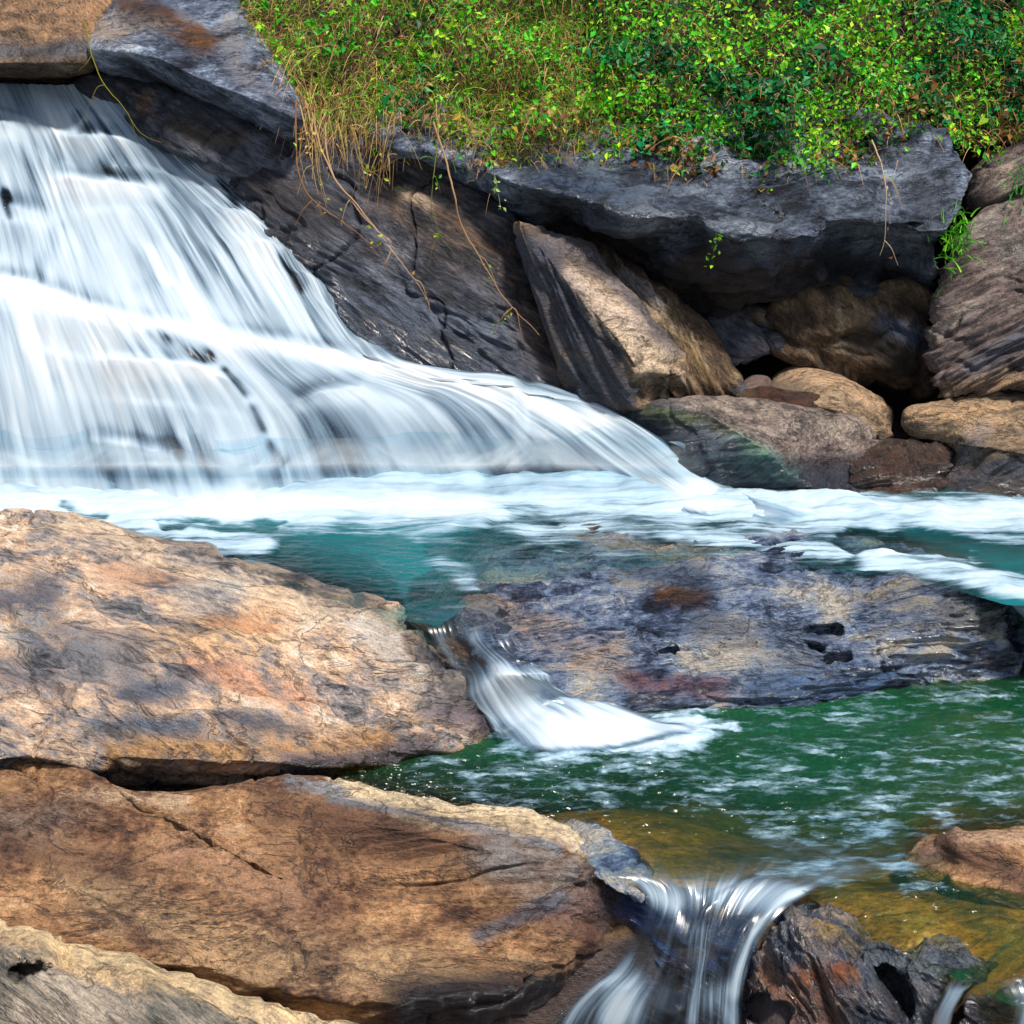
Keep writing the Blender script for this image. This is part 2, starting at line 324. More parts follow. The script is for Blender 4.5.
m_tan = rock_mat('tan rounded rock', ['4a4038', '7c6854', 'a08668', 'bb9f80', 'c8b8a4'], fr_horz, .45, 1.9, 1.4, seed=8, gain=GAIN, contrast=.9)
m_right = rock_mat('mauve brown rock', ['3a3230', '625450', '7f6e68', '94847c', 'ab9c90'], fr_right, .34, 1.7, 1.5, seed=9, gain=GAIN)
m_jag = rock_mat('jagged rusty rock', ['1a2028', '445060', '6e7484', '9a8c84', 'c4b4a4'], frame((.6, -.3, -.8), (1, .2, .5)), .4, 1.8, 1.6, rough=.5, seed=10, gain=GAIN, wetdark=.3, contrast=1.2)
m_under = rock_mat('dark wet stream rock', ['14161c', '28303c', '44424a', '6a5048', '8a7468'], fr_bl, .35, 1.4, 1.3, rough=.4, seed=11, gain=GAIN, wetdark=.3)

# --- the wall beyond the pool
boulder('boulder', 'brown weathered rock in the top left corner above the waterfall lip',
        [(-140, -60), (60, -70), (125, -40), (118, 0), (100, 28), (98, 60), (85, 78), (40, 84), (-40, 84), (-140, 80)],
        [[(-140, -60, 12.3), (110, -60, 12.2), (0, 0, 11.4), (110, 10, 11.2), (0, 60, 10.7), (100, 60, 10.6)], [(-140, 60, 10.6), (0, 62, 10.6), (100, 62, 10.55), (0, 90, 11.5), (100, 90, 11.4), (-140, 90, 11.5)]],
        m_brown, fr_horz, tints=[([(-20, 5), (100, 5)], 26, 'a8825f', .9), ([(-20, 50), (90, 48)], 13, '5a5a60', .8)], thick=1.2)
boulder('boulder', 'grey overhanging slab with brown patches at the left end of the green bank',
        [(88, 45), (100, 20), (140, -30), (190, -60), (232, -60), (244, 5), (272, 55), (299, 100), (303, 150), (285, 152), (240, 128), (180, 100), (130, 84), (92, 68)],
        [[(100, 45, 10.5), (150, 50, 10.4), (290, 112, 10.0), (200, 20, 10.9), (300, 40, 10.5), (220, -60, 12)], [(95, 52, 10.5), (150, 57, 10.35), (200, 80, 10.2), (292, 115, 9.95), (130, 90, 11.1), (220, 130, 10.9), (300, 160, 10.6)]],
        m_blue, frame((1, -.3, -.5), (.3, .2, 1)), k=.03, crack=.01,
        tints=[([(140, 20), (110, 30)], 18, 'a09080', .8), ([(175, 20), (205, 42)], 16, '6e4a2a', .9), ([(125, 5), (165, 12)], 8, '5a3c26', .8), ([(225, 20), (255, 80)], 10, '9a9896', .7), ([(235, 60), (280, 100)], 16, '7a7c88', .7)])
boulder('boulder', 'dark brown rock in shade beside the lip of the waterfall',
        [(70, 84), (100, 70), (150, 78), (210, 98), (262, 125), (300, 140), (320, 160), (325, 190), (260, 185), (205, 172), (150, 145), (105, 118)],
        [[(80, 90, 10.9), (200, 110, 10.55), (300, 150, 10.3), (120, 120, 10.85), (250, 170, 10.35), (180, 130, 10.45)]],
        m_dark, fr_wall, tints=[([(140, 95), (140, 105)], 12, '8a6a50', .7), ([(170, 120), (230, 140)], 16, '4e4436', .7)], thick=.8)
boulder('boulder', 'broad dark slate slab sloping down to the right edge of the waterfall',
        [(228, 172), (255, 150), (320, 118), (400, 130), (480, 180), (516, 210), (534, 280), (566, 350), (600, 400), (590, 425), (520, 425), (420, 410), (330, 390), (290, 305), (252, 232)],
        [[(180, 170, 10.55), (250, 175, 10.3), (330, 130, 10.2), (400, 160, 10.0), (510, 215, 9.65), (340, 300, 9.85), (360, 370, 9.62), (450, 385, 9.35), (590, 405, 9.12), (550, 320, 9.35), (440, 280, 9.6), (300, 250, 10.0)]],
        m_dark, fr_wall, strata=.035, layers=5, amp=.035, crack=.03, center=(410, 280),
        tints=[([(400, 190), (500, 260), (560, 370)], 30, '6a5038', .65), ([(330, 300), (470, 340)], 42, '5c6678', .8), ([(380, 350), (520, 385)], 22, '646e80', .7), ([(260, 185), (330, 215)], 22, '3c3230', .7), ([(405, 190), (425, 205)], 7, 'c0a890', .9)],
        wets=[([(340, 340), (540, 395)], 28, .9), ([(300, 250), (350, 340)], 20, .9)])
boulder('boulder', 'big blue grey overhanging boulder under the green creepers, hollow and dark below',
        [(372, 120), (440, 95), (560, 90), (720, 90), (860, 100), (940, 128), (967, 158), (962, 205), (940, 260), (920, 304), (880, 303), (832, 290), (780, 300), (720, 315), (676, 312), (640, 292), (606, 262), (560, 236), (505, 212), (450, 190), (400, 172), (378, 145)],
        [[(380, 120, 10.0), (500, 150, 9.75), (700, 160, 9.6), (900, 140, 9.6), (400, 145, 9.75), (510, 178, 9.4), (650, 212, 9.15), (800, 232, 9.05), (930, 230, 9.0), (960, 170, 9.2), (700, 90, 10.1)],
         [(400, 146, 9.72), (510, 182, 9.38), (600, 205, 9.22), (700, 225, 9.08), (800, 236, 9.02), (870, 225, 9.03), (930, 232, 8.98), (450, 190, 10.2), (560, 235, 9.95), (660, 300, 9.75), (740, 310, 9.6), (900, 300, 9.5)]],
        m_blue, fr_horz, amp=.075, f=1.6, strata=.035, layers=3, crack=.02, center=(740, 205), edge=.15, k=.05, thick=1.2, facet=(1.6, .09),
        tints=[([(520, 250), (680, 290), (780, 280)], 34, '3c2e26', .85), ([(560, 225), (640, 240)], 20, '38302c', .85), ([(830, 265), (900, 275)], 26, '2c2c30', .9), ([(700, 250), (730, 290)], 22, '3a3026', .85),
               ([(540, 175), (640, 200)], 20, '5c708e', .75), ([(640, 215), (760, 235)], 12, '9aa6b4', .7), ([(840, 220), (930, 240)], 16, '94a2b2', .7), ([(900, 150), (945, 200)], 22, '6c7480', .7)],  # blue and pale strokes paint sky sheen on the upper face
        wets=[([(540, 180), (930, 210)], 34, .65)],
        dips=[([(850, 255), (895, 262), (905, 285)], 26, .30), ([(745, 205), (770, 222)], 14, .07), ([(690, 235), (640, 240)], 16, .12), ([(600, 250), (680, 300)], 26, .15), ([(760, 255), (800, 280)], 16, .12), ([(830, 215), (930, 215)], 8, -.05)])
boulder('boulder', 'faceted olive brown rock wedged beneath the blue grey overhang',
        [(762, 312), (800, 292), (845, 280), (925, 292), (934, 350), (930, 392), (885, 390), (850, 380), (805, 366), (768, 346)],
        [[(760, 320, 9.7), (830, 290, 9.6), (850, 370, 9.42)], [(830, 290, 9.55), (920, 300, 9.5), (900, 385, 9.5)], [(765, 345, 9.6), (925, 385, 9.55), (850, 300, 9.3)]],
        m_brown, fr_wall, amp=.04, facet=(2.4, .11), k=.01, thick=.8, edge=.1,
        tints=[([(885, 325), (920, 335)], 14, '66728a', .8), ([(838, 310), (842, 350)], 5, '9a8a70', .8), ([(860, 340), (915, 370)], 18, '302a26', .8)])
boulder('boulder', 'small dark cracked rock deep in the hollow under the overhang',
        [(700, 318), (740, 305), (775, 312), (782, 345), (760, 362), (725, 366), (704, 350)], [[(700, 320, 9.75), (780, 320, 9.7), (740, 362, 9.6)]],
        m_dark, fr_wall, amp=.03, facet=(4, .11), thick=.4, edge=.1, tints=[([(750, 318), (775, 318)], 10, '8a744e', .7)])
boulder('boulder', 'brown curved rock leaning behind the diagonal pale lit pillar of stone',
        [(560, 232), (600, 240), (650, 275), (700, 312), (722, 345), (744, 380), (738, 400), (700, 405), (672, 400), (640, 340), (600, 280)],
        [[(560, 235, 9.75), (620, 262, 9.6), (700, 315, 9.5), (740, 385, 9.3), (690, 400, 9.2), (670, 340, 9.32)]],
        m_brown, frame((.65, -.3, -1), (1, 0, .6)), amp=.03, strata=.05, layers=7, thick=.7, tints=[([(650, 300), (700, 360)], 9, 'a8977c', .6), ([(620, 275), (660, 300)], 9, '8c8c90', .6), ([(690, 340), (715, 390)], 10, '8a6c3c', .6)])
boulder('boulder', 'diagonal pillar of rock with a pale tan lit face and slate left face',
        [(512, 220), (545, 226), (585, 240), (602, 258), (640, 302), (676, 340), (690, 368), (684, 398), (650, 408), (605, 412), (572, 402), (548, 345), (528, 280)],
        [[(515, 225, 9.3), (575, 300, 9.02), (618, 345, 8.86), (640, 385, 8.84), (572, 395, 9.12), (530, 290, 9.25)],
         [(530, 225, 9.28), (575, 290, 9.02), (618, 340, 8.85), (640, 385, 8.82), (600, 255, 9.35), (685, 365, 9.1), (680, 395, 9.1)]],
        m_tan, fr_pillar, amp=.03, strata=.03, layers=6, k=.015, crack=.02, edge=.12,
        tints=[([(530, 250), (565, 320), (590, 390)], 24, '4c4e5a', 1), ([(560, 300), (610, 390)], 14, '484650', .9), ([(545, 232), (600, 262), (670, 345)], 12, '7c7478', .9), ([(590, 300), (640, 350), (670, 390)], 17, 'ecd2b4', .9), ([(655, 392), (665, 398)], 14, '2c2a20', .95), ([(570, 275), (640, 330)], 8, 'dcc4b0', .8)],  # dim left face and pale right face are light and shade painted in
        dips=[([(648, 392), (672, 396)], 14, .15)], wets=[([(560, 400), (620, 405)], 16, .8)])
boulder('boulder', 'tall mauve brown cracked rock face at the right edge of the picture',
        [(948, 262), (968, 225), (1000, 203), (1060, 180), (1160, 160), (1180, 300), (1160, 395), (1024, 396), (970, 399), (938, 394), (928, 350), (934, 300)],
        [[(940, 290, 9.15), (975, 225, 9.3), (1160, 170, 9.6), (1024, 200, 9.4), (1024, 300, 9.0), (940, 380, 8.95), (1024, 390, 8.85), (1160, 380, 8.9)]],
        m_right, fr_right, amp=.05, strata=.05, layers=7, crack=.02, thick=1.2, edge=.2,
        tints=[([(940, 388), (1024, 375)], 13, 'b08c68', .7), ([(965, 365), (1024, 340)], 12, '5c6478', .6), ([(985, 230), (1024, 250)], 20, '8c8884', .6)])
boulder('boulder', 'small grey brown block above the tall right rock face, under the creepers',
        [(968, 175), (985, 155), (1040, 135), (1160, 110), (1160, 165), (1060, 172), (1020, 188), (985, 208), (968, 205)],
        [[(970, 180, 9.65), (1160, 120, 9.9), (985, 205, 9.5), (1160, 165, 9.5), (1024, 160, 9.5)]], m_right, fr_right, amp=.035, facet=(2.5, .05), thick=.7,
        tints=[([(1010, 170), (1005, 185)], 8, 'b4a090', .7)])
boulder('boulder', 'flat grey tan rock at the foot of the wall, left side wet and mossy',
        [(610, 418), (640, 404), (680, 396), (740, 396), (800, 404), (850, 412), (876, 428), (884, 448), (868, 470), (866, 505), (800, 520), (740, 520), (690, 505), (650, 470)],
        [[Z(620, 415, 1.0), Z(740, 396, 1.08), Z(850, 412, .98), Z(880, 450, .74), Z(780, 440, .88), Z(800, 490, .6), Z(700, 425, 1.0)],
         [Z(640, 412, .98), Z(720, 428, .95), Z(790, 465, .76), Z(690, 470, .66), Z(740, 500, .45), Z(800, 505, .45), Z(640, 450, .7)]],
        m_right, fr_horz, amp=.03, strata=.025, layers=6, k=.03, thick=.9, edge=.12,
        tints=[([(640, 430), (700, 465), (760, 500)], 32, '3c5062', 1), ([(650, 414), (700, 422), (760, 452)], 7, '6a7a38', .9), ([(740, 455), (790, 480)], 17, '6aa096', .75), ([(700, 440), (730, 450)], 10, '7a8aa0', .8), ([(810, 480), (850, 470)], 14, '4c5260', .8), ([(700, 405), (850, 430)], 24, 'a89a8c', .6)],
        wets=[([(640, 440), (760, 495), (850, 490)], 36, 1)])
boulder('boulder', 'tan rounded boulder lit on top, sitting in front of the dark hollow',
        [(764, 398), (772, 378), (795, 366), (830, 373), (865, 388), (888, 402), (894, 422), (888, 440), (868, 436), (846, 420), (800, 410)],
        [[(770, 385, 9.45), (800, 370, 9.5), (885, 405, 9.3), (885, 435, 9.05), (800, 405, 9.15), (840, 395, 9.15)]], m_tan, fr_horz, amp=.02, strata=.01, thick=.5, edge=.2, ep=3,
        tints=[([(800, 372), (850, 385), (885, 410)], 12, 'c8a684', .8), ([(775, 392), (800, 392)], 10, '7c6a5c', .7)])  # paler stroke along the top is painted top light
boulder('boulder', 'low wet red brown rock between the flat grey rock and the tan rounded boulder',
        [(735, 395), (760, 386), (800, 390), (835, 400), (862, 420), (872, 440), (855, 440), (820, 420), (770, 412)],
        [[(735, 395, 9.25), (800, 392, 9.2), (865, 430, 9.0), (820, 418, 9.0), (770, 410, 9.05)]], m_brown, fr_horz, amp=.02, thick=.3, edge=.08, wet0=.6, tints=[([(760, 400), (850, 425)], 18, '6e3c20', .8)])
boulder('stone', 'small pinkish stone at the mouth of the dark hollow',
        [(742, 384), (752, 375), (768, 376), (772, 386), (760, 394), (746, 394)], [[(742, 384, 9.35), (770, 380, 9.35), (756, 394, 9.25)]], m_tan, fr_horz, amp=.012, thick=.15, edge=.1, ep=3, strata=0, crack=0,
        tints=[([(745, 384), (768, 384)], 14, '7c6660', .9)], cat='stone')
boulder('stone', 'tiny dark stone left of the small pinkish stone in the hollow',
        [(730, 392), (734, 382), (744, 382), (748, 392), (740, 400)], [[(730, 390, 9.35), (746, 386, 9.33), (738, 399, 9.25)]], m_dark, fr_horz, amp=.01, thick=.12, edge=.08, ep=3, strata=0, crack=0, cat='stone')
boulder('boulder', 'smooth tan rock with a blue grey front on the far right bank of the stream',
        [(900, 418), (912, 404), (950, 398), (1024, 392), (1160, 385), (1180, 450), (1160, 530), (1024, 530), (960, 520), (925, 500), (938, 470), (955, 452), (940, 438), (912, 436)],
        [[Z(910, 410, 1.0), Z(1000, 396, 1.08), Z(1160, 390, 1.1), Z(960, 440, .82), Z(1024, 430, .92), Z(945, 450, .72), Z(1000, 470, .7), Z(1160, 460, .8)],
         [Z(945, 455, .72), Z(1000, 445, .85), Z(1160, 450, .85), Z(935, 500, .45), Z(1024, 510, .42), Z(1160, 515, .4)]],
        m_tan, fr_right, amp=.035, strata=.02, layers=6, k=.05, thick=.8, edge=.12, center=(1030, 455),
        tints=[([(960, 480), (1060, 470)], 24, '52525c', .9), ([(915, 410), (1000, 410)], 14, 'c09c76', .7), ([(950, 460), (990, 430)], 10, '7c7c84', .6)], wets=[([(940, 495), (1060, 500)], 18, 1)])  # dark front and paler top strokes paint the light from above
boulder('boulder', 'low wet red brown rock in the shallows between the grey and tan rocks',
        [(848, 470), (866, 448), (890, 438), (925, 442), (950, 455), (945, 480), (930, 510), (880, 515), (850, 500)],
        [[Z(850, 470, .68), Z(890, 440, .8), Z(945, 458, .7), Z(890, 470, .64), Z(860, 505, .42), Z(930, 505, .42)]], m_brown, fr_horz, amp=.03, strata=.05, layers=9, thick=.4, wet0=.8, edge=.1,
        tints=[([(860, 470), (930, 480)], 26, '6a4630', .75)])

# --- rocks of the near bank and in the stream
boulder('boulder', 'long orange and grey layered slab between the upper pool and the big brown boulder',
        [(-160, 496), (-60, 502), (0, 508), (50, 511), (110, 524), (170, 543), (240, 559), (300, 571), (350, 588), (398, 608), (412, 628), (440, 656), (470, 690), (497, 718), (506, 738), (482, 752), (440, 764), (380, 777), (300, 790), (200, 796), (100, 800), (-160, 830)],
        [[Z(-160, 498, .62), Z(0, 510, .60), Z(170, 545, .57), Z(300, 573, .54), Z(400, 612, .50), Z(440, 660, .34), Z(500, 728, .03), Z(430, 750, .06), Z(350, 758, .12), Z(200, 766, .17), Z(80, 764, .22), Z(-160, 780, .25), Z(200, 640, .47), Z(60, 640, .50), Z(350, 670, .36), Z(0, 700, .38)],
         [(-160, 775, 5.5), (100, 762, 5.66), (300, 764, 5.74), (480, 748, 6.15), (-160, 830, 5.9), (100, 800, 6.2), (300, 792, 6.4), (480, 770, 6.5)]],
        m_slab, fr_slab, amp=.035, f=1.3, strata=.05, layers=7, crack=.03, thick=1.0, edge=.10, center=(190, 650), k=.04, dens=1.9, ep=9,
        tints=[([(60, 530), (200, 560), (330, 600)], 24, 'c8b49c', .7), ([(110, 570), (200, 590)], 10, 'b48c70', .75), ([(150, 640), (270, 630)], 26, 'd0aa82', .75), ([(200, 665), (300, 700)], 12, 'c49478', .75), ([(215, 620), (270, 625)], 9, 'be8a64', .7),
               ([(0, 600), (40, 595)], 22, '5a5c68', .85), ([(50, 640), (140, 660)], 22, '70747c', .85), ([(0, 660), (70, 690)], 18, '706a70', .7), ([(140, 690), (190, 685)], 12, '566070', .9), ([(110, 730), (200, 725)], 13, '5c6878', .9), ([(230, 715), (300, 725)], 10, '505462', .9),
               ([(120, 755), (250, 748), (380, 740)], 16, 'b48a5c', .85), ([(380, 640), (440, 690)], 30, 'a8a49e', .7), ([(440, 710), (490, 730)], 20, '645c6a', .8), ([(0, 735), (80, 745)], 18, 'b4a08c', .6), ([(190, 600), (240, 595)], 16, 'a8a8a4', .7), ([(290, 765), (420, 755)], 14, '6c6068', .9)],
        wets=[([(420, 640), (500, 720), (480, 750)], 18, .9), ([(130, 532), (260, 566), (380, 606)], 7, .9), ([(300, 770), (470, 760)], 14, .6)])
boulder('boulder', 'huge smooth brown boulder with a cream rim, filling the lower left',
        [(-160, 730), (-60, 738), (0, 745), (55, 752), (88, 772), (120, 787), (200, 787), (290, 778), (340, 780), (400, 792), (470, 804), (530, 812), (572, 832), (604, 865), (628, 900), (622, 935), (606, 970), (580, 1010), (530, 1060), (400, 1070), (280, 1040), (200, 1000), (100, 965), (40, 945), (-160, 930)],
        [[Z(-160, 760, .2), Z(200, 785, .17), Z(330, 782, .14), Z(560, 826, .10), Z(400, 900, .1), Z(0, 900, .17), Z(600, 860, .06)],
         [(-160, 800, 5.2), (0, 790, 5.35), (150, 810, 5.45), (300, 796, 5.42), (370, 812, 5.28), (450, 832, 5.14), (530, 850, 5.03), (590, 874, 4.98), (0, 900, 4.92), (200, 880, 5.02), (370, 850, 5.24), (450, 870, 5.10), (350, 910, 5.0), (500, 910, 4.96), (300, 960, 4.76), (450, 985, 4.74), (610, 920, 4.95)],
         [(0, 960, 4.72), (200, 975, 4.68), (320, 1000, 4.64), (450, 990, 4.68), (520, 975, 4.74), (600, 940, 4.9), (320, 1050, 4.95), (500, 1050, 5.1), (600, 1020, 5.2)]],
        m_front, fr_front, amp=.04, f=1.2, strata=.028, layers=9, crack=.02, thick=.9, edge=.12, center=(280, 880), k=.035, dens=1.9, ep=9, wfreq=.8,
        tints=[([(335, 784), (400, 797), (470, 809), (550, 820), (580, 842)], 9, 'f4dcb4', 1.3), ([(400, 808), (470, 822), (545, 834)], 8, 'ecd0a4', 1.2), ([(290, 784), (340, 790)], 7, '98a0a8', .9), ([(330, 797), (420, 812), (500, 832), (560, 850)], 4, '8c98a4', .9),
               ([(270, 815), (400, 835), (480, 850)], 24, '6a4a38', .75), ([(100, 900), (250, 960), (450, 970)], 34, 'b0906c', .75), ([(500, 860), (560, 880)], 26, '84807e', .85), ([(560, 920), (610, 900)], 20, '7c6460', .7), ([(0, 820), (90, 810)], 22, '7c6c64', .7), ([(20, 850), (120, 870)], 18, '5c4238', .6),
               ([(100, 790), (180, 800)], 10, 'c0a486', .7), ([(180, 850), (330, 900)], 30, 'a27c62', .6), ([(480, 935), (560, 900)], 9, '5c6070', .7), ([(420, 1000), (600, 990)], 26, '2c2628', .95), ([(590, 930), (600, 1000)], 18, '5a3a34', .8)],
        wets=[([(605, 880), (620, 940), (590, 1010)], 18, .9), ([(420, 1010), (600, 1000)], 26, .8)])
boulder('boulder', 'grey rock with a smooth cream ridge in the bottom left corner',
        [(-160, 880), (-60, 898), (0, 914), (60, 938), (150, 964), (250, 994), (335, 1020), (420, 1060), (440, 1120), (-160, 1160)],
        [[(-160, 900, 4.9), (0, 920, 4.72), (150, 968, 4.5), (330, 1022, 4.3), (0, 955, 4.5), (150, 1005, 4.32), (430, 1080, 4.15), (0, 1050, 4.2), (150, 1100, 4.1), (-160, 1000, 4.5)]],
        m_bl, fr_bl, amp=.035, strata=.03, layers=8, crack=.03, thick=.6, edge=.06, center=(60, 1030), k=.03, dens=2.0,
        tints=[([(-60, 905), (0, 925), (60, 952), (150, 978), (250, 1006), (340, 1032)], 17, 'ccae84', 1), ([(-60, 900), (0, 920), (60, 946), (150, 972), (250, 1001), (340, 1028)], 8, 'dcc094', 1.2), ([(200, 1000), (300, 1030)], 10, 'e0c49a', .8), ([(20, 975), (12, 972)], 7, '1c1816', 1)],
        dips=[([(18, 972), (40, 966)], 6, .12)])
boulder('boulder', 'broad wet slate blue rock island between the upper and the lower pool',
        [(424, 604), (430, 565), (455, 535), (520, 510), (600, 505), (700, 512), (800, 526), (880, 540), (950, 562), (1000, 592), (1020, 626), (1026, 668), (1000, 715), (850, 745), (700, 765), (590, 765), (540, 730), (505, 690), (470, 650), (446, 628)],
        [[Z(430, 600, .22), Z(435, 560, .12), Z(465, 604, .46), Z(480, 565, .42), Z(530, 525, .44), Z(600, 512, .485), Z(700, 520, .475), Z(850, 538, .46), Z(960, 570, .48), Z(1010, 605, .44), Z(500, 575, .48), Z(600, 560, .505), Z(700, 556, .51), Z(800, 556, .51), Z(900, 568, .505), Z(960, 590, .48),
          Z(500, 620, .40), Z(550, 680, .20), Z(700, 640, .28), Z(850, 630, .34), Z(960, 640, .26), Z(700, 700, .06), Z(850, 690, .06), Z(600, 725, .0), Z(800, 720, -.08), Z(1010, 680, -.0), Z(700, 760, -.3), Z(900, 730, -.25)]],
        m_isl, fr_isl, amp=.035, f=2.2, strata=.035, layers=9, crack=.02, thick=.7, edge=.1, center=(730, 640), dens=1.7, ep=10, facet=(4.2, .022), wet0=.9, wfreq=2.5,
        tints=[([(470, 600), (560, 640), (620, 660)], 26, 'a49084', .7), ([(560, 530), (700, 545)], 20, '8c7c60', .6), ([(660, 595), (700, 600)], 8, '8a5c20', 1), ([(640, 680), (720, 690)], 12, '84565a', .8), ([(760, 690), (880, 680)], 22, '52729c', .8), ([(860, 600), (980, 620)], 26, '8c8470', .6),  # blue strokes paint the sky sheen of the wet surface
               ([(700, 620), (800, 640)], 20, '586070', .6), ([(620, 570), (700, 585)], 14, '505e72', .6), ([(500, 520), (600, 525)], 12, '847660', .6), ([(900, 560), (980, 585)], 9, '8a6a48', .7)],
        dips=[([(812, 629), (836, 630)], 6, .11), ([(810, 645), (820, 648)], 5, .09), ([(828, 662), (846, 656)], 5, .09), ([(660, 653), (674, 649)], 3, .05), ([(1012, 625), (1018, 645)], 6, .15), ([(500, 690), (480, 680)], 4, .05)])
boulder('boulder', 'dark wet ledge under the narrow chute between slab and island',
        [(404, 612), (424, 600), (460, 596), (500, 606), (520, 650), (560, 700), (600, 750), (560, 785), (510, 775), (480, 730), (445, 675)],
        [[Z(415, 612, .45), Z(470, 602, .44), Z(440, 650, .30), Z(490, 640, .34), Z(480, 680, .12), Z(530, 680, .12), Z(520, 720, -.05), Z(560, 760, -.3), Z(510, 760, -.3)]],
        m_under, fr_bl, amp=.04, strata=.04, thick=.5, edge=.06, wet0=.8, facet=(5, .05), tints=[([(430, 625), (470, 655)], 10, '7c5a40', .7)])
boulder('boulder', 'small brown rock with a pale top at the right edge of the lower pool',
        [(903, 862), (914, 842), (945, 834), (1000, 830), (1060, 824), (1160, 822), (1160, 925), (1060, 922), (1010, 908), (980, 896), (940, 886), (912, 882)],
        [[Z(905, 860, .04), Z(945, 836, .12), Z(1024, 828, .16), Z(1160, 826, .2), Z(1160, 850, .18), Z(1024, 846, .15), Z(950, 842, .14)],
         [(905, 865, 5.1), (940, 840, 5.16), (960, 846, 5.06), (1024, 848, 5.04), (1160, 852, 5.0), (950, 880, 5.02), (1020, 895, 4.9), (1160, 910, 4.85)]],
        m_front, frame((1, -.2, -.5), (.2, .5, 1)), amp=.03, facet=(3, .05), k=.015, edge=.1, thick=.5,
        tints=[([(960, 838), (1060, 836)], 9, 'c8a282', .9), ([(945, 850), (1040, 885)], 14, '6c4c3c', .8), ([(910, 865), (930, 850)], 8, '907468', .7)], wets=[([(910, 885), (1040, 905)], 10, .9)])  # pale top and dark front strokes are painted light and shade
boulder('boulder', 'thin dark wet rock spur at the water edge beside the cream rim',
        [(548, 830), (556, 819), (585, 817), (606, 824), (612, 840), (640, 862), (656, 885), (640, 900), (606, 888), (580, 858)],
        [[Z(550, 826, .03), Z(590, 820, .035), Z(600, 845, .03), Z(640, 885, .0), Z(600, 880, .02), Z(575, 850, .03)]], m_isl, fr_bl, amp=.02, f=3, strata=.03, layers=10, facet=(7, .03), edge=.08, thick=.25, wet0=.8)
boulder('boulder', 'rusty and grey jagged rock splashed by the chute at the bottom of the picture',
        [(748, 985), (758, 950), (778, 918), (800, 903), (830, 902), (858, 918), (885, 938), (912, 944), (936, 934), (970, 944), (1002, 962), (990, 985), (966, 1004), (958, 1060), (930, 1120), (760, 1130), (745, 1050)],
        [[Z(760, 950, -.06), Z(800, 908, .02), Z(830, 905, .03), Z(880, 935, .03), Z(940, 938, .04), Z(1000, 962, .02), Z(850, 950, .03), Z(930, 965, .04), Z(800, 950, .02)],
         [(755, 960, 4.68), (800, 955, 4.52), (850, 965, 4.45), (930, 985, 4.36), (1000, 975, 4.4), (760, 1050, 4.5), (850, 1060, 4.36), (940, 1060, 4.3)]],
        m_jag, frame((.6, -.3, -.8), (1, .2, .5)), amp=.05, f=3.0, strata=.02, layers=9, crack=.025, facet=(6, .04), k=.07, edge=.10, thick=.6, dens=1.7, wet0=.75, center=(860, 1000),
        tints=[([(770, 990), (820, 1010)], 32, '9a7058', .85), ([(800, 980), (840, 975)], 10, '9a5c38', .8), ([(890, 960), (960, 965)], 26, '76828c', .8), ([(820, 930), (850, 940)], 12, 'a88c50', .7), ([(760, 1000), (765, 1010)], 10, '1a1618', .8), ([(880, 975), (900, 1010)], 12, '26262e', .8)],
        dips=[([(755, 1008), (775, 1016)], 10, .15), ([(885, 965), (905, 1010)], 7, .12)])
boulder('boulder', 'dark wet rock in the bottom right corner under a thin white spill',
        [(960, 1010), (985, 994), (1020, 986), (1080, 980), (1180, 985), (1180, 1150), (960, 1150)],
        [[Z(965, 1010, -.06), Z(1024, 988, -.0), Z(1180, 985, .0), (965, 1060, 4.25), (1180, 1060, 4.15), (1024, 1024, 4.25)]], m_under, fr_bl, amp=.04, f=3, facet=(6, .05), wet0=.8, edge=.06, thick=.5)
boulder('boulder', 'dark blue and reddish wet rock under the front chute',
        [(596, 905), (625, 885), (680, 884), (740, 888), (800, 896), (830, 930), (830, 1130), (540, 1140), (520, 1050), (560, 1000), (590, 960)],
        [[Z(600, 900, -.12), Z(700, 888, -.06), Z(800, 898, -.05), Z(610, 960, -.38), Z(690, 915, -.14), Z(700, 960, -.34), Z(780, 940, -.2), Z(600, 1030, -.7), Z(700, 1030, -.6), Z(800, 1030, -.5), Z(560, 1100, -.95), Z(820, 1100, -.8)]],
        m_under, fr_bl, amp=.06, f=3, strata=.04, facet=(5, .06), wet0=.7, edge=.05, thick=.6, dens=2,
        tints=[([(640, 910), (680, 950), (760, 930)], 34, '3c5c98', 1), ([(650, 1000), (700, 950)], 12, '84584a', .6), ([(600, 960), (620, 930)], 14, '704840', .8)])  # strong blue stroke is sky reflection painted into the rock

# ------------------------------------------------------------------ riverbed and hillside
m_bed = rock_mat('brown gravelly streambed', ['30220e', '5e4218', '866020', 'a07830', 'b09458'], fr_horz, .6, 1.5, .8, seed=20, gain=GAIN)
m_hill = rock_mat('dark earth bank', ['120d08', '241a10', '3a2a1a', '543e28', '705438'], fr_horz, .8, 2.0, 1.2, rough=.95, seed=21, gain=GAIN)
bedc = []
for px, py, z in [(420, 780, -.45), (520, 780, -.6), (600, 770, -.7), (720, 760, -.75), (850, 760, -.6), (1000, 740, -.3), (1150, 730, -.3), (1010, 700, -.18), (900, 712, -.25), (600, 840, -.10), (660, 845, -.09), (700, 850, -.13), (735, 850, -.17), (800, 845, -.45), (860, 828, -.45), (640, 880, -.12), (700, 882, -.12), (780, 885, -.14),
                  (880, 880, -.16), (960, 930, -.10), (1040, 960, -.12), (900, 925, -.08), (700, 800, -.6), (580, 810, -.3)]:
    p = P(px, py, YZ(px, py, z)); bedc.append((p[0], p[1], z))
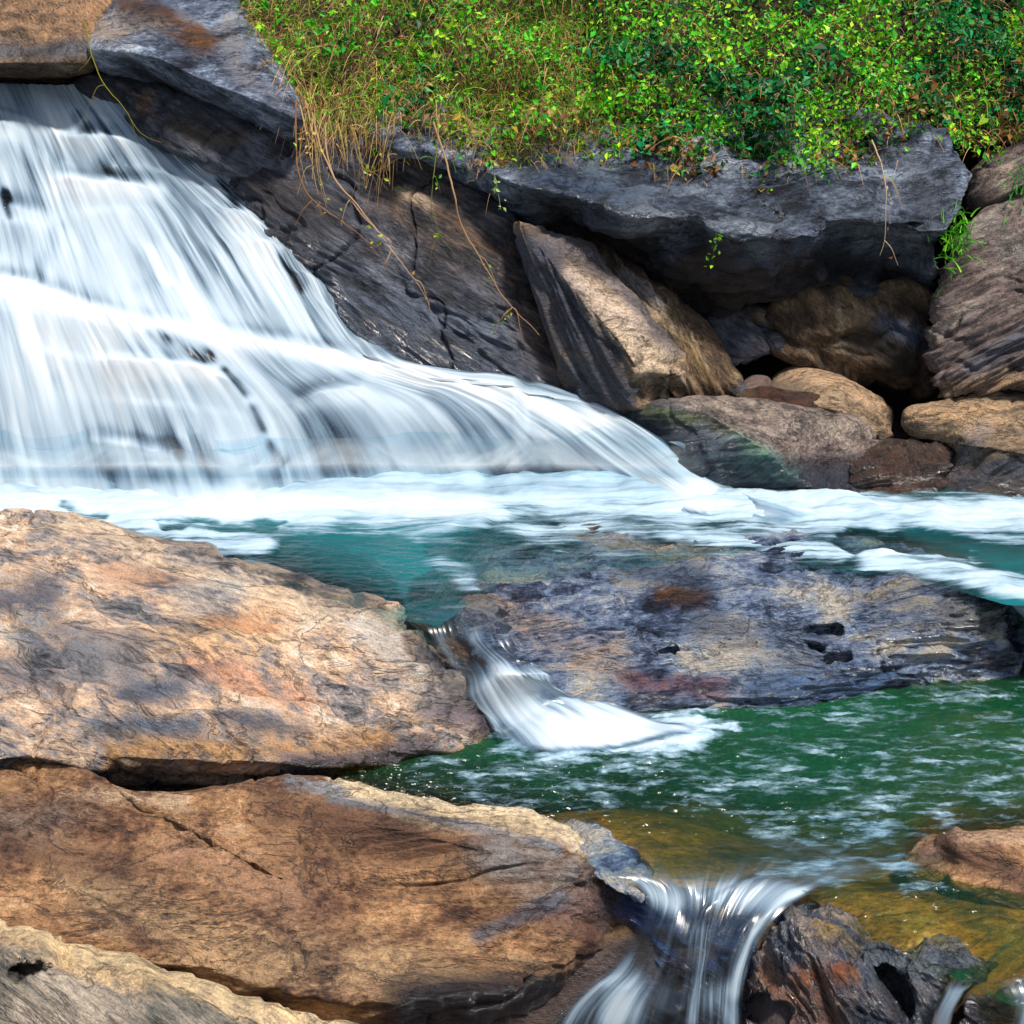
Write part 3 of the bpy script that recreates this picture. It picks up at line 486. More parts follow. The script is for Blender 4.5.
for x, y, z in [(-3, 5, -1), (-3, 3, -1.5), (0, 3.5, -1.2), (3, 3.5, -1.2), (0, 4.4, -1.0), (2, 4.0, -.9), (-6, 3, -1), (6, 3, -1), (6, 5, -.3), (-3, 7, -.3), (0, 7, -.5), (3, 6.8, -.4), (-1, 7.6, .0), (.9, 7.8, .36), (3, 7.6, .40), (2, 8.0, .40), (4, 7.4, .38), (-3, 8.4, .0), (0, 8.4, .1), (3, 8.6, .42), (-6, 9, .2), (6, 9, .3), (-6, 6, 0), (6, 7, 0),
                (0, 9.4, .3), (3, 9.6, .6), (-3, 9.6, .3), (-8, 2, -.5), (8, 2, -.5), (0, 2, -1.5)]: bedc.append((x, y, z))
gx, gy = np.meshgrid(np.linspace(-8, 8, 260), np.linspace(2, 10.2, 240), indexing='ij'); q = np.stack([gx.ravel(), gy.ravel()], -1)
zb = tps(bedc, q)+.03*fbm(np.c_[q*2.5, q[:, 0]*0], 4)
zb = np.where(q[:, 1] < 9.1, np.minimum(zb, .40), zb); sx = np.clip((4.99-q[:, 1])/.10, 0, 1)*np.clip((1.0-q[:, 0])/.3, 0, 1); zb = zb*(1-sx)+np.minimum(zb, -1.6)*sx
V = np.c_[q, zb]; F = grid_faces(260, 240); SOLIDS.append((V, F))
o = make_mesh('streambed', V, F, m_bed, {'tint': np.c_[np.tile(col('4a3e3c', .8)[:3], (len(V), 1)), np.maximum(np.clip((5.06-V[:, 1])/.06, 0, 1)*np.clip((-.14-V[:, 2])/.1, 0, 1), V[:, 1] > 7)], 'wet': np.full(len(V), .3)}, origin=np.zeros(3)); tag(o, kind='structure')
LOWER = [(-300, -60), (225, -40), (245, 20), (262, 80), (292, 104), (320, 128), (380, 146), (430, 136), (470, 156), (520, 166), (560, 150), (640, 148), (675, 176), (740, 190), (810, 200), (850, 168), (890, 142), (930, 138), (965, 155), (1000, 150), (1400, 140)]
BANK = [(-300, 84, 12.1), (0, 70, 11.9), (150, 60, 11.4), (250, 60, 10.75), (300, 118, 10.35), (400, 140, 9.95), (500, 150, 9.78), (600, 140, 9.72), (700, 170, 9.58), (820, 190, 9.5), (900, 135, 9.62), (960, 150, 9.75), (1024, 140, 9.8), (1400, 120, 9.9),
        (-300, -60, 13), (0, -60, 12.6), (300, 0, 11.3), (500, 60, 10.4), (700, 60, 10.25), (900, 40, 10.4), (1024, 30, 10.5), (1400, 0, 10.7), (400, -100, 12.2), (800, -100, 11.7), (1300, -100, 12), (0, -400, 16), (600, -400, 15), (1300, -400, 15.5)]
gx, gy = np.meshgrid(np.linspace(-900, 1900, 300), np.r_[np.linspace(-500, 200, 120)], indexing='ij'); lowb = np.clip(np.interp(gx, *zip(*LOWER)), 45, 400)-6; gy = -500+(gy+500)/700*(lowb+500); q = np.stack([gx.ravel(), gy.ravel()], -1)
Yh = np.clip(tps(BANK, q), 9.3, 18)+.12; V = P(q[:, 0], q[:, 1], Yh); V[:, 2] += .06*fbm(V*2, 3)
# below the bank line the earth falls steeply behind the boulders down to the streambed
lastrow = V.reshape(300, 120, 3)[:, -1]; skirt = np.stack([lastrow+np.array([0, .55+.02*k, -(k+1)*.16+.1]) for k in range(18)], 1)
V = np.concatenate([V.reshape(300, 120, 3), skirt], 1).reshape(-1, 3); F = grid_faces(300, 138)
o = make_mesh('hillside', V, F[:, ::-1], m_hill, {'tint': np.zeros((len(V), 4)), 'wet': np.zeros(len(V))}, origin=np.zeros(3)); tag(o, kind='structure')

# ------------------------------------------------------------------ water
def loft(name, lines, nu, nv, ctrl=None, zs=None, mat=None, rough=(), dens0=.6, blobs=(), edgef=(.08, .08), endf=(0, 0), off=0, bed=None, bedmat=None, steps=.05, kind='structure', ledges=()):
    L = np.array([catmull(l, nv) for l in lines]); G = np.array([catmull(np.c_[np.linspace(0, 1, len(lines))*100, np.zeros(len(lines)), L[:, j]], nu)[:, 2:] for j in range(nv)]).transpose(1, 0, 2)
    Q = G[..., :2].reshape(-1, 2)
    if ctrl is not None: Y = tps(ctrl, Q)
    else: Y = YZ(Q[:, 0], Q[:, 1], G[..., 2].reshape(-1))
    V = P(Q[:, 0], Q[:, 1], Y).reshape(nu, nv, 3)
    du = np.r_[np.zeros((1, nv)), np.linalg.norm(np.diff(V, axis=0), axis=-1)].cumsum(0); dv = np.c_[np.zeros((nu, 1)), np.linalg.norm(np.diff(V, axis=1), axis=-1)].cumsum(1)
    um = du.mean(1)[:, None]*np.ones((1, nv)); U = np.linspace(0, 1, nu)[:, None]*np.ones((1, nv)); T = np.linspace(0, 1, nv)[None]*np.ones((nu, 1))
    F = grid_faces(nu, nv); Vf = V.reshape(-1, 3); N = vnormals(Vf, F)
    if N[:, 2].mean() < 0: N = -N; F = F[:, ::-1]
    uu, vv = um.ravel(), dv.ravel(); LED = np.zeros(len(uu)); LD = np.zeros(len(uu))
    ph = vv*2.3+2.2*fbm(np.c_[uu*.55, vv*.5, uu*0], 2); fph = ph-np.floor(ph)
    sw = np.clip(np.minimum(fph/.3, (1-fph)/.7), 0, 1); sw = sw*sw*(3-2*sw); st = steps*1.2*(sw-.5)*np.clip(.45+1.1*fbm(np.c_[uu*1.4, vv*1.2, uu*0+5], 2), 0, 1)
    for lp, la, lf in ledges:
        lx, ly = zip(*lp); sg = Q[:, 1]-np.interp(Q[:, 0], lx, ly); sp_ = np.clip(np.minimum(Q[:, 0]-lx[0]+12, lx[-1]-Q[:, 0]+12)/46, 0, 1) if lx[0] > -100 else np.clip((lx[-1]-Q[:, 0])/18, 0, 1); sp_ = sp_*sp_*(3-2*sp_)
        sg = sg+5*fbm(np.c_[uu*3, vv*.3, uu*0+6], 3); prof = np.where(sg < 0, np.exp(-(sg/7.)**2), np.exp(-(np.clip(sg, 0, 999)/lf)**1.3)); LED = LED+la*prof*sp_; LD = LD+sp_*(.36*np.exp(-((sg-5)/9.)**2)-.30*np.exp(-((sg+13)/9.)**2)-.06*np.exp(-((sg-lf*1.1)/(lf*.5))**2))
    if ctrl is not None: st = .5*st*np.clip(1.25-(Q[:, 1]-300)/110, .35, 1)
    rib = steps*.35*fbm(np.c_[uu*9, vv*.7, uu*0+2], 3)
    Vw = Vf+N*(st+rib+off)[:, None]+np.array([0, -.75, .45])*LED[:, None]
    dn = np.full(len(Vf), dens0)+(.45*fbm(np.c_[uu*1.6, vv*.9, uu*0+11], 3) if ctrl is not None else 0)
    dn = dn+LD
    for pts, r, w in blobs: dn = dn+w*stroke(Q, pts, r, .95)*(1 if w > 0 else .72*np.clip(.75+1.3*fbm(np.c_[uu*14, vv*1.6, uu*0+4], 3), 0, 1.3))
    ed = np.minimum(U/max(edgef[0], 1e-3) if edgef[0] else 9, (1-U)/max(edgef[1], 1e-3) if edgef[1] else 9).ravel()
    if endf[0]: ed = np.minimum(ed, (T/endf[0]).ravel())
    if endf[1]: ed = np.minimum(ed, ((1-T)/endf[1]).ravel())
    if ctrl is not None: ed = ed+np.clip(1.2-ed, 0, 1)*.9*fbm(np.c_[uu*12, vv*.9, uu*0+3], 3)
    dn = np.minimum(dn, dn*np.clip(ed, 0, 1))
    o = make_mesh(name, Vw, F, mat, {'milk': np.clip(dn, 0, 2), 'flow': np.c_[uu, vv, uu*0]}, origin=np.zeros(3)); tag(o, kind=kind)
    if bed is not None:
        nb = fbm(Vf*2.5, 4); Vb = Vf+np.array([0, -.75, .45])*(LED*.8)[:, None]+np.array([0, .75, -.7])*(bed+.04+.04*nb)[:, None]; SOLIDS.append((Vb, F))
        o = make_mesh('waterfall_bed', Vb, F, bedmat, {'tint': np.zeros((len(Vb), 4)), 'wet': np.ones(len(Vb))}, origin=np.zeros(3)); tag(o, kind='structure')
FALL = [(-260, 60, 11.6), (-60, 84, 11.3), (0, 85, 11.2), (110, 88, 11.0), (128, 110, 10.85), (70, 150, 10.75), (150, 200, 10.45), (215, 175, 10.6), (255, 215, 10.35), (310, 275, 9.95), (355, 345, 9.68), (60, 260, 9.95), (-200, 260, 10.0),
        (0, 290, 9.62), (120, 322, 9.4), (200, 340, 9.35), (250, 350, 9.35), (330, 368, 9.3), (430, 376, 9.3), (530, 384, 9.2), (590, 408, 9.05), (640, 425, 8.9), (680, 460, 8.75), (730, 492, 8.62),
        (0, 330, 9.3), (100, 370, 9.15), (230, 400, 9.08), (350, 420, 9.0), (450, 420, 8.98), (550, 440, 8.85), (0, 420, 8.95), Z(0, 491, .5), Z(120, 497, .5), Z(225, 507, .5), Z(300, 490, .5), Z(450, 479, .5), Z(560, 474, .52), Z(640, 486, .53), Z(-240, 488, .5), Z(760, 508, .55), Z(820, 516, .53), Z(770, 525, .52), Z(700, 515, .53)]
LINES = [
 [(-330, 55), (-330, 150), (-320, 250), (-310, 330), (-300, 410), (-290, 500)],
 [(-180, 70), (-175, 160), (-165, 240), (-150, 310), (-130, 400), (-110, 500)],
 [(-80, 82), (-65, 150), (-50, 220), (-40, 295), (-20, 400), (0, 500)],
 [(-20, 84), (5, 150), (30, 220), (50, 300), (80, 400), (108, 506)],
 [(30, 84), (58, 150), (90, 230), (130, 322), (180, 405), (214, 518)],
 [(70, 84), (115, 155), (165, 235), (225, 345), (290, 420), (325, 508)],
 [(95, 86), (160, 165), (225, 240), (300, 358), (385, 420), (435, 498)],
 [(112, 92), (188, 170), (265, 240), (350, 365), (465, 408), (540, 492)],
 [(122, 102), (208, 170), (292, 250), (380, 368), (530, 398), (640, 470), (710, 516)],
 [(130, 112), (220, 172), (312, 262), (410, 372), (598, 408), (700, 480), (770, 522)],
 [(138, 114), (236, 176), (300, 235), (345, 300), (385, 350), (440, 369), (530, 376), (600, 402), (680, 450), (740, 492), (820, 516)]]
m_silk = silk_mat('silky falling water', 12, .6, gloss=.6, amp=1.75)
loft('waterfall', LINES, 420, 340, ctrl=FALL, mat=m_silk, ledges=[([(-400, 280), (0, 287), (40, 293), (80, 309), (115, 320), (160, 334), (215, 341), (260, 346), (310, 354), (360, 368), (430, 376), (530, 388)], .17, 55), ([(58, 138), (90, 141), (145, 146)], .10, 22), ([(55, 184), (90, 188), (130, 192), (175, 197)], .13, 40), ([(180, 172), (205, 168), (245, 176)], .10, 26), ([(212, 222), (240, 217), (275, 226)], .10, 22), ([(240, 250), (275, 246), (305, 262)], .09, 22),
       ([(100, 366), (140, 368), (180, 374), (210, 378), (240, 392), (262, 410)], .13, 42), ([(80, 444), (130, 449), (170, 456), (200, 474)], .06, 20), ([(285, 410), (325, 400), (365, 396), (400, 416)], .10, 34), ([(-20, 208), (15, 212), (55, 222)], .10, 30), ([(-60, 130), (-20, 132), (28, 126)], .10, 25), ([(345, 330), (380, 352), (420, 372)], .06, 14)],
     dens0=.84, steps=.08, edgef=(.0, .09), endf=(.0, .03), bed=.10, bedmat=m_under,
     blobs=[([(-100, 285), (0, 288), (60, 305), (120, 322), (200, 332), (300, 352), (420, 378)], 9, .8), ([(60, 185), (110, 230), (130, 300)], 16, .35), ([(0, 120), (60, 130)], 14, .3), ([(250, 245), (300, 330)], 16, .35), ([(380, 375), (500, 395), (600, 420)], 12, .5),
            ([(600, 425), (640, 460), (700, 490)], 16, .5), ([(0, 490), (200, 505), (400, 492), (700, 500)], 14, .8), ([(480, 450), (560, 450)], 12, .5), ([(120, 378), (230, 378)], 8, .35), ([(60, 185), (160, 190)], 8, .4),
            ([(152, 338), (185, 345), (210, 362)], 7, -1.5), ([(228, 376), (248, 398)], 5, -.9), ([(256, 412), (264, 430)], 5, -.9), ([(272, 445), (284, 462)], 5, -.9), ([(40, 270), (60, 230)], 8, -.4), ([(330, 300), (350, 335)], 8, -.5), ([(175, 290), (190, 318)], 8, -.4), ([(60, 380), (90, 440)], 7, -.5), ([(100, 450), (112, 488)], 7, -.6), ([(150, 410), (180, 455)], 7, -.35),
            ([(195, 440), (225, 490)], 9, -.5), ([(5, 195), (12, 215)], 6, -.9), ([(78, 115), (92, 138)], 5, -.8), ([(222, 182), (240, 212)], 5, -.9), ([(285, 260), (300, 285)], 6, -.9), ([(0, 125), (6, 130)], 5, -1), ([(305, 420), (325, 480)], 7, -.45), ([(100, 165), (125, 185)], 6, -.4),
            ([(250, 300), (150, 230)], 10, -.1), ([(110, 130), (115, 155)], 5, -.4)])
bvh = BVHTree.FromPolygons([tuple(v) for v in np.concatenate([s[0] for s in SOLIDS])], [tuple(f) for f in np.concatenate([s[1]+o for s, o in zip(SOLIDS, np.cumsum([0]+[len(s[0]) for s in SOLIDS])[:-1])]).tolist()])
def pool(name, z, back, front, nx, ny, px0, px1, mat, foam_glints, amp, rip=(5, 16), calm=None, mounds=(), warpf=None):
    X = np.linspace(px0, px1, nx); yb = np.interp(X, *zip(*back)); yf = np.interp(X, *zip(*front)); T = np.linspace(0, 1, ny)
    PX = X[:, None]*np.ones((1, ny)); PY = yb[:, None]+(yf-yb)[:, None]*T[None]; Q = np.c_[PX.ravel(), PY.ravel()]
    V = P(Q[:, 0], Q[:, 1], YZ(Q[:, 0], Q[:, 1], z)); foam = np.zeros(len(V))
    Qn = Q+np.stack([26*fbm(np.c_[V[:, :2]*3, V[:, 0]*0], 3), 9*fbm(np.c_[V[:, :2]*4+7, V[:, 0]*0], 3)], -1)
    for pts, r, w in foam_glints: foam = np.maximum(foam, w*stroke(Qn, pts, r, .9)) if w > 0 else foam+w*stroke(Qn, pts, r, .8)
    foam = np.clip(foam, 0, 2)*np.clip((1-T[None]*np.ones((nx, 1))).ravel()/.07, 0, 1)
    fl = V.copy()
    if warpf is not None: fl = warpf(V, Q)
    A = np.c_[fl[:, 0]*rip[0], fl[:, 1]*rip[1], V[:, 0]*0]
    h = amp*(fbm(A, 4, .6)+.6*ridged(A*1.9+3, 3))+.055*np.clip(foam, 0, 1)*(.35+fbm(np.c_[V[:, :2]*np.array([2.2, 3.2]), V[:, 0]*0+8], 3))
    for pts, r, w in mounds: h = h+w*stroke(Q, pts, r, .9)*(.6+.9*fbm(np.c_[V[:, :2]*np.array([3, 3]), V[:, 0]*0+2], 3))
    if calm: h = h*(1-.8*stroke(Q, calm[0], calm[1], .5))
    dep = np.zeros(len(V)); V[:, 2] += h
    dn = Vector((0, 0, -1))
    for i, v in enumerate(V):
        hit = bvh.ray_cast(Vector((v[0], v[1], v[2]+.004)), dn, 3)
        dep[i] = hit[3] if hit[0] is not None else 1.5
    o = make_mesh(name, V, grid_faces(nx, ny)[:, ::-1], mat, {'depth': np.clip(dep, 0, 2), 'foam': foam, 'flow': fl}, origin=np.zeros(3)); tag(o, kind='structure'); return o
m_teal = pool_mat('teal churning pool water', (.006, .11, .125), (5, 1.6, 1.6), k=3.0, fs=(1.8, 15))
m_green = pool_mat('emerald pool water', (.004, .062, .024), (2.0, 1.7, 7.0), k=1.9, fs=(8.0, 24))
pool('upper_pool_water', .5, [(-400, 470), (700, 470), (1500, 470)], [(-400, 520), (0, 528), (170, 560), (300, 588), (400, 622), (440, 626), (465, 608), (500, 585), (600, 571), (700, 568), (800, 568), (900, 578), (960, 592), (1000, 604), (1060, 612), (1500, 620)],
     900, 150, -400, 1500, m_teal, [([(-200, 500), (60, 500), (200, 515), (330, 500), (480, 505)], 26, 1.5), ([(330, 520), (450, 530)], 16, .75), ([(480, 500), (620, 500), (720, 510), (840, 520), (1100, 520)], 19, 1.15), ([(560, 522), (660, 530), (760, 546), (840, 552)], 9, .75), ([(600, 556), (760, 562), (900, 570)], 7, .4), ([(480, 512), (560, 545)], 12, .55), ([(700, 500), (1024, 525), (1200, 530)], 16, 1.1), ([(870, 562), (960, 572), (1010, 595), (1100, 600)], 17, 1.0), ([(260, 545), (180, 545)], 14, .8),
      ([(440, 560), (470, 580)], 12, .45), ([(160, 528), (280, 528)], 4, -.8), ([(60, 510), (110, 518)], 4, -.8), ([(850, 541), (960, 548)], 9, -1.2), ([(300, 545), (400, 550)], 14, -.35), ([(300, 560), (420, 590)], 26, .12)], .012, rip=(5, 14), mounds=[([(270, 494), (340, 488), (480, 474), (620, 482), (700, 500), (800, 510), (930, 516)], 12, .055), ([(0, 492), (230, 506)], 9, .04)])
pool('lower_pool_water', 0.0, [(340, 762), (480, 735), (520, 690), (700, 690), (1024, 655), (1500, 650)], [(340, 800), (480, 830), (560, 850), (600, 870), (650, 877), (720, 882), (800, 890), (860, 935), (1000, 1002), (1080, 1030), (1500, 1060)],
     1050, 300, 340, 1500, m_green, [([(520, 735), (600, 742), (690, 735)], 17, 1.5), ([(640, 728), (730, 728)], 8, .8), ([(500, 745), (620, 765)], 16, .6), ([(480, 790), (800, 770), (1024, 760)], 34, .27), ([(700, 800), (1024, 740)], 40, .24), ([(760, 850), (900, 810), (1024, 790)], 34, .30), ([(420, 780), (500, 790)], 18, .25), ([(700, 715), (850, 712), (1024, 690), (1200, 690)], 18, .27), ([(760, 880), (860, 860), (900, 870)], 18, .42),  # weak broad strokes paint sky glints on the ripples
      ([(420, 765), (500, 780)], 14, .25), ([(900, 890), (940, 885)], 8, .3), ([(620, 850), (720, 850)], 26, -.5), ([(880, 940), (1000, 950)], 30, -.4)], .016, rip=(9, 20), calm=([(600, 868), (720, 866), (880, 868)], 24))
m_mist = silk_mat('soft spray', 4, 4, gloss=0, amp=.8, flat=(.55, .59, .61))
loft('waterfall_spray', [[(-300+60*i, 446-9*math.sin(i*1.9)-(8 if 9 < i < 15 else 0), .70), (-298+60*i, 474, .60), (-296+60*i, 504, .5)] for i in range(18)], 200, 24, mat=m_mist, dens0=.44, steps=.0, edgef=(.03, .08), endf=(.9, .25), off=.2)
m_silk2 = silk_mat('thin running water', 20, .8, gloss=6, amp=2.0)
loft('chute_water', [
 [(418, 614, .5), (428, 635, .44), (446, 662, .30), (470, 690, .16), (490, 725, .05), (498, 748, .012)],
 [(436, 610, .5), (448, 632, .45), (466, 656, .34), (484, 682, .24), (502, 720, .08), (530, 756, .014)],
 [(456, 605, .5), (468, 628, .47), (484, 650, .40), (506, 674, .30), (535, 712, .12), (590, 754, .014)],
 [(476, 600, .5), (488, 624, .48), (502, 646, .44), (530, 670, .33), (575, 706, .12), (660, 744, .014)],
 [(494, 600, .5), (508, 626, .48), (524, 650, .42), (556, 680, .27), (610, 708, .09), (720, 736, .014)]], 150, 180, mat=m_silk2, dens0=.16, steps=.05, edgef=(.08, .12), endf=(.05, .06), off=.03,
 ledges=[([(478, 690), (500, 676), (530, 672), (570, 690)], .07, 26)],
 blobs=[([(496, 700), (515, 700), (545, 715), (620, 734)], 26, .95), ([(500, 664), (530, 684)], 9, .8), ([(478, 640), (492, 655)], 5, .35), ([(440, 640), (460, 672)], 4, .35), ([(560, 738), (680, 738)], 14, .8)])
loft('chute_water', [
 [(560, 860, .02), (600, 874, .03), (632, 884, -.0), (640, 915, -.12), (610, 965, -.34), (560, 1010, -.55), (520, 1080, -.8)],
 [(610, 840, .02), (645, 868, .03), (668, 888, .0), (668, 920, -.10), (650, 970, -.30), (620, 1020, -.52), (600, 1090, -.8)],
 [(672, 836, .02), (682, 868, .03), (693, 892, .0), (690, 925, -.10), (680, 975, -.30), (668, 1025, -.50), (660, 1090, -.8)],
 [(760, 820, .02), (722, 868, .03), (712, 895, .0), (706, 930, -.10), (700, 975, -.28), (696, 1025, -.48), (695, 1090, -.78)],
 [(850, 815, .02), (775, 862, .03), (738, 893, .0), (722, 930, -.09), (712, 975, -.26), (710, 1025, -.46), (712, 1090, -.78)],
 [(920, 832, .02), (830, 866, .03), (775, 893, .0), (745, 925, -.06), (728, 970, -.22), (724, 1025, -.44), (730, 1090, -.78)],
 [(950, 868, .02), (870, 880, .03), (805, 897, .0), (775, 922, -.06), (750, 965, -.20), (742, 1025, -.42), (750, 1090, -.76)]], 260, 240, mat=m_silk2, dens0=.20, steps=.04, edgef=(.06, .06), endf=(.3, .03),
 blobs=[([(632, 884), (668, 890), (740, 893), (800, 900)], 13, .42), ([(640, 890), (670, 905)], 9, .5), ([(800, 898), (760, 935), (735, 990)], 8, .45), ([(700, 930), (690, 1020)], 7, .3), ([(560, 1010), (610, 965), (620, 1010)], 20, .6), ([(680, 860), (760, 850)], 14, -.12), ([(720, 1000), (740, 1024)], 14, .4), ([(640, 920), (650, 960)], 14, -.12), ([(740, 930), (720, 960)], 6, -.1)])
loft('chute_water', [[(985, 590, .5), (1008, 604, .46), (1022, 622, .36), (1030, 645, .2), (1034, 680, .02)], [(1030, 590, .5), (1045, 610, .45), (1060, 630, .3), (1070, 655, .12), (1075, 690, .02)], [(1250, 590, .5), (1260, 610, .45), (1270, 640, .3), (1280, 660, .12), (1280, 690, .02)], [(1530, 590, .5), (1530, 610, .45), (1530, 640, .3), (1530, 660, .12), (1530, 690, .02)]], 160, 60, mat=m_silk, dens0=.75, steps=.02, edgef=(.2, 0), endf=(.1, 0))
loft('spill_water', [[(672, 446, .84), (684, 456, .76), (697, 470, .68)], [(680, 442, .86), (692, 452, .79), (706, 468, .7)]], 16, 30, mat=m_silk2, dens0=.75, steps=0, edgef=(.3, .3), endf=(.2, .2), off=.07)
loft('spill_water', [[(960, 990, .02), (950, 1000, -.02), (938, 1024, -.12), (930, 1060, -.3)], [(985, 984, .02), (972, 998, -.02), (958, 1024, -.12), (950, 1060, -.3)]], 40, 50, mat=m_silk2, dens0=.8, steps=.01, edgef=(.25, .25), endf=(.2, 0), off=.05)
loft('spill_water', [[(985, 992, .03), (1000, 1000, .01), (996, 1030, -.1), (990, 1080, -.3)], [(1040, 980, .03), (1045, 995, .01), (1040, 1030, -.1), (1040, 1080, -.3)], [(1150, 980, .03), (1150, 995, .01), (1150, 1030, -.1), (1150, 1080, -.3)]], 50, 50, mat=m_silk2, dens0=.5, steps=.01, edgef=(.25, .1), endf=(.2, 0), off=.05)

# ------------------------------------------------------------------ plants
rng = np.random.RandomState(3)
m_leaf = leaf_mat('creeper leaves', .28); m_straw = leaf_mat('dry stems', .2, .8)
def bank_points(n, x0=225, x1=1300, y0=-230, up=.22, fringe=12):
    px = rng.uniform(x0, x1, n); lo = np.interp(px, *zip(*LOWER)); py = y0+(lo-y0+fringe*rng.normal(size=n)*.8)*rng.rand(n)**.62
    Yv = np.clip(tps(BANK, np.c_[px, py]), 9.3, 18); p = P(px, py, Yv); hgt = rng.rand(n)**1.5*up
    hum = np.clip(1.3*fbm(p*1.9, 2)+.8*fbm(p*6.5, 2)+.5, .03, 1.4)
    p = p+np.c_[np.zeros(n), -.75*hgt*hum*1.7, .66*hgt*hum*1.7]+rng.normal(size=(n, 3))*.012
    return p, px, py, hgt/up
def leaves(pts, size, colr, up=(0, -.55, .8), jit=.75, asp=.62, fold=.25):
    n = len(pts); nrm = np.array(up)+rng.normal(size=(n, 3))*jit; nrm /= np.linalg.norm(nrm, axis=1)[:, None]
    a = np.cross(nrm, rng.normal(size=(n, 3))); a /= np.linalg.norm(a, axis=1)[:, None]; b = np.cross(nrm, a); s = np.asarray(size)[:, None]
    base = pts-a*s*.5; tip = pts+a*s*.5-nrm*s*.12; m = pts+nrm*s*.0; l = m+b*s*asp*.5+nrm*s*fold*.5-a*s*.06; r = m-b*s*asp*.5+nrm*s*fold*.5-a*s*.06
    V = np.stack([base, l, tip, r], 1).reshape(-1, 3); i = np.arange(n)*4
    F = np.concatenate([np.stack([i, i+1, i+2], -1), np.stack([i, i+2, i+3], -1)]); C = np.repeat(np.c_[colr, np.ones(n)], 4, 0)
    return V, F, C
def strips(paths, w, colr, seg=5):      # flat curved blades: paths (n, seg, 3)
    n, s = paths.shape[:2]; d = np.gradient(paths, axis=1); sd = np.cross(d, np.array([0, -1, .2])+rng.normal(size=(n, 1, 3))*.3); sd /= np.linalg.norm(sd, axis=-1)[..., None]+1e-9
    tw = np.linspace(1, .25, s)[None, :, None]*w[:, None, None]; V = np.stack([paths-sd*tw*.5, paths+sd*tw*.5], 2).reshape(-1, 3)
    i = (np.arange(n)*s*2)[:, None]+np.arange(s-1)[None]*2; i = i.ravel(); return V, np.stack([i, i+1, i+3, i+2], -1), np.repeat(np.c_[colr, np.ones(n)], s*2, 0)
def pick(n, hexes, w, g=1.0, var=.25):
    c = np.array([lin(h) for h in hexes])[rng.choice(len(hexes), n, p=np.array(w)/sum(w))]*g; return np.clip(c*(1+rng.normal(size=(n, 1))*var), .003, .9)
# broad leaved creepers
n = 52000; p, px, py, hh = bank_points(n, up=.30)
zone = fbm(np.c_[p[:, 0]*1.3, p[:, 2]*1.6, p[:, 0]*0], 3); dry = np.clip((560-px)/240, 0, 1)*.82+.32*(zone > .12)+np.clip((py-np.interp(px, *zip(*LOWER))+40)/40, 0, 1)*.3
keep = rng.rand(n) > dry*.75; p, px, py, hh, zone = p[keep], px[keep], py[keep], hh[keep], zone[keep]; n = len(p)
z2 = fbm(np.c_[p[:, 0]*2.2+40, p[:, 2]*2.2, p[:, 0]*0], 3)
deep = pick(n, ['0c5020', '1a7424', '0e7c44', '083a18'], [3, 4, 3, 3], 1.0); lime = pick(n, ['3c9010', '5ca414', '8ab41c', '248018'], [4, 3, 2, 3], 1.2); w = np.clip((z2+.05+.25*(px < 560))*4+.5, 0, 1)[:, None]
c = np.where(rng.rand(n, 1) < w, lime, deep); edge_ = np.clip((py-np.interp(px, *zip(*LOWER))+45)/45, 0, 1); ye = rng.rand(n) < .05+.35*edge_; c[ye] = pick(ye.sum(), ['a08a28', '8a5c2c', '6a4424', '9c7c50'], [1, 2, 2, 1])
V, F, C = leaves(p, rng.uniform(.022, .055, n)*(1+.35*(z2 < -.1))*(1+.5*(rng.rand(n) < .12)), c)
o = make_mesh('creeper_foliage', V, F, m_leaf, {'tint': C}, smooth=False, origin=np.zeros(3)); tag(o, 'green and lime leafy creepers covering the bank above the rocks', 'creepers', kind='stuff')
# grass blades and dry straw
def blades(n, x0, x1, hexes, wts, ln, lean, up=.2, w=(.003, .007), g=1.0, y0=-230, fringe=18):
    p, px, py, hh = bank_points(n, x0, x1, y0, up, fringe); L = rng.uniform(*ln, n); dr = np.array(lean)+rng.normal(size=(n, 3))*.34; dr /= np.linalg.norm(dr, axis=1)[:, None]
    t = np.linspace(0, 1, 5)[None, :, None]; pt = p[:, None]+dr[:, None]*L[:, None, None]*t+np.array([0, -.25, -.75])*L[:, None, None]*t**2*.7
    return strips(pt, rng.uniform(*w, n), pick(n, hexes, wts, g))
V, F, C = blades(9000, 232, 620, ['6c9a18', '98a828', '4c8a14', 'a09040'], [3, 3, 3, 2], (.08, .22), (0, -.3, .9))
V2, F2, C2 = blades(7000, 500, 1300, ['5c9a14', '3c8414', '98a030'], [3, 3, 2], (.06, .16), (0, -.3, .8))
o = make_mesh('grass', np.r_[V, V2], np.r_[F, F2+len(V)], m_leaf, {'tint': np.r_[C, C2]}, smooth=False, origin=np.zeros(3)); tag(o, 'yellow green grass blades growing among the creepers', 'grass', kind='stuff')
V, F, C = blades(9500, 235, 580, ['9c7c50', '7c5c38', '5c3e24', 'a88c60'], [3, 3, 2, 1], (.05, .15), (0, -.4, .0), up=.3)
V2, F2, C2 = blades(8000, 480, 1300, ['8a6438', 'a88458', '5c3c24'], [3, 2, 3], (.05, .16), (0, -.4, .1), up=.26)
V3, F3, C3 = blades(220, 285, 400, ['b08c5c', 'c09c60', '7a5836'], [3, 2, 2], (.15, .32), (0, -.5, -.6), up=.3, y0=60, fringe=14, w=(.003, .006))
o = make_mesh('dry_stems', np.r_[V, V2, V3], np.r_[F, F2+len(V), F3+len(V)+len(V2)], m_straw, {'tint': np.r_[C, C2, C3]}, smooth=False, origin=np.zeros(3)); tag(o, 'straw coloured dead stems hanging through the creepers', 'dry stems', kind='stuff')
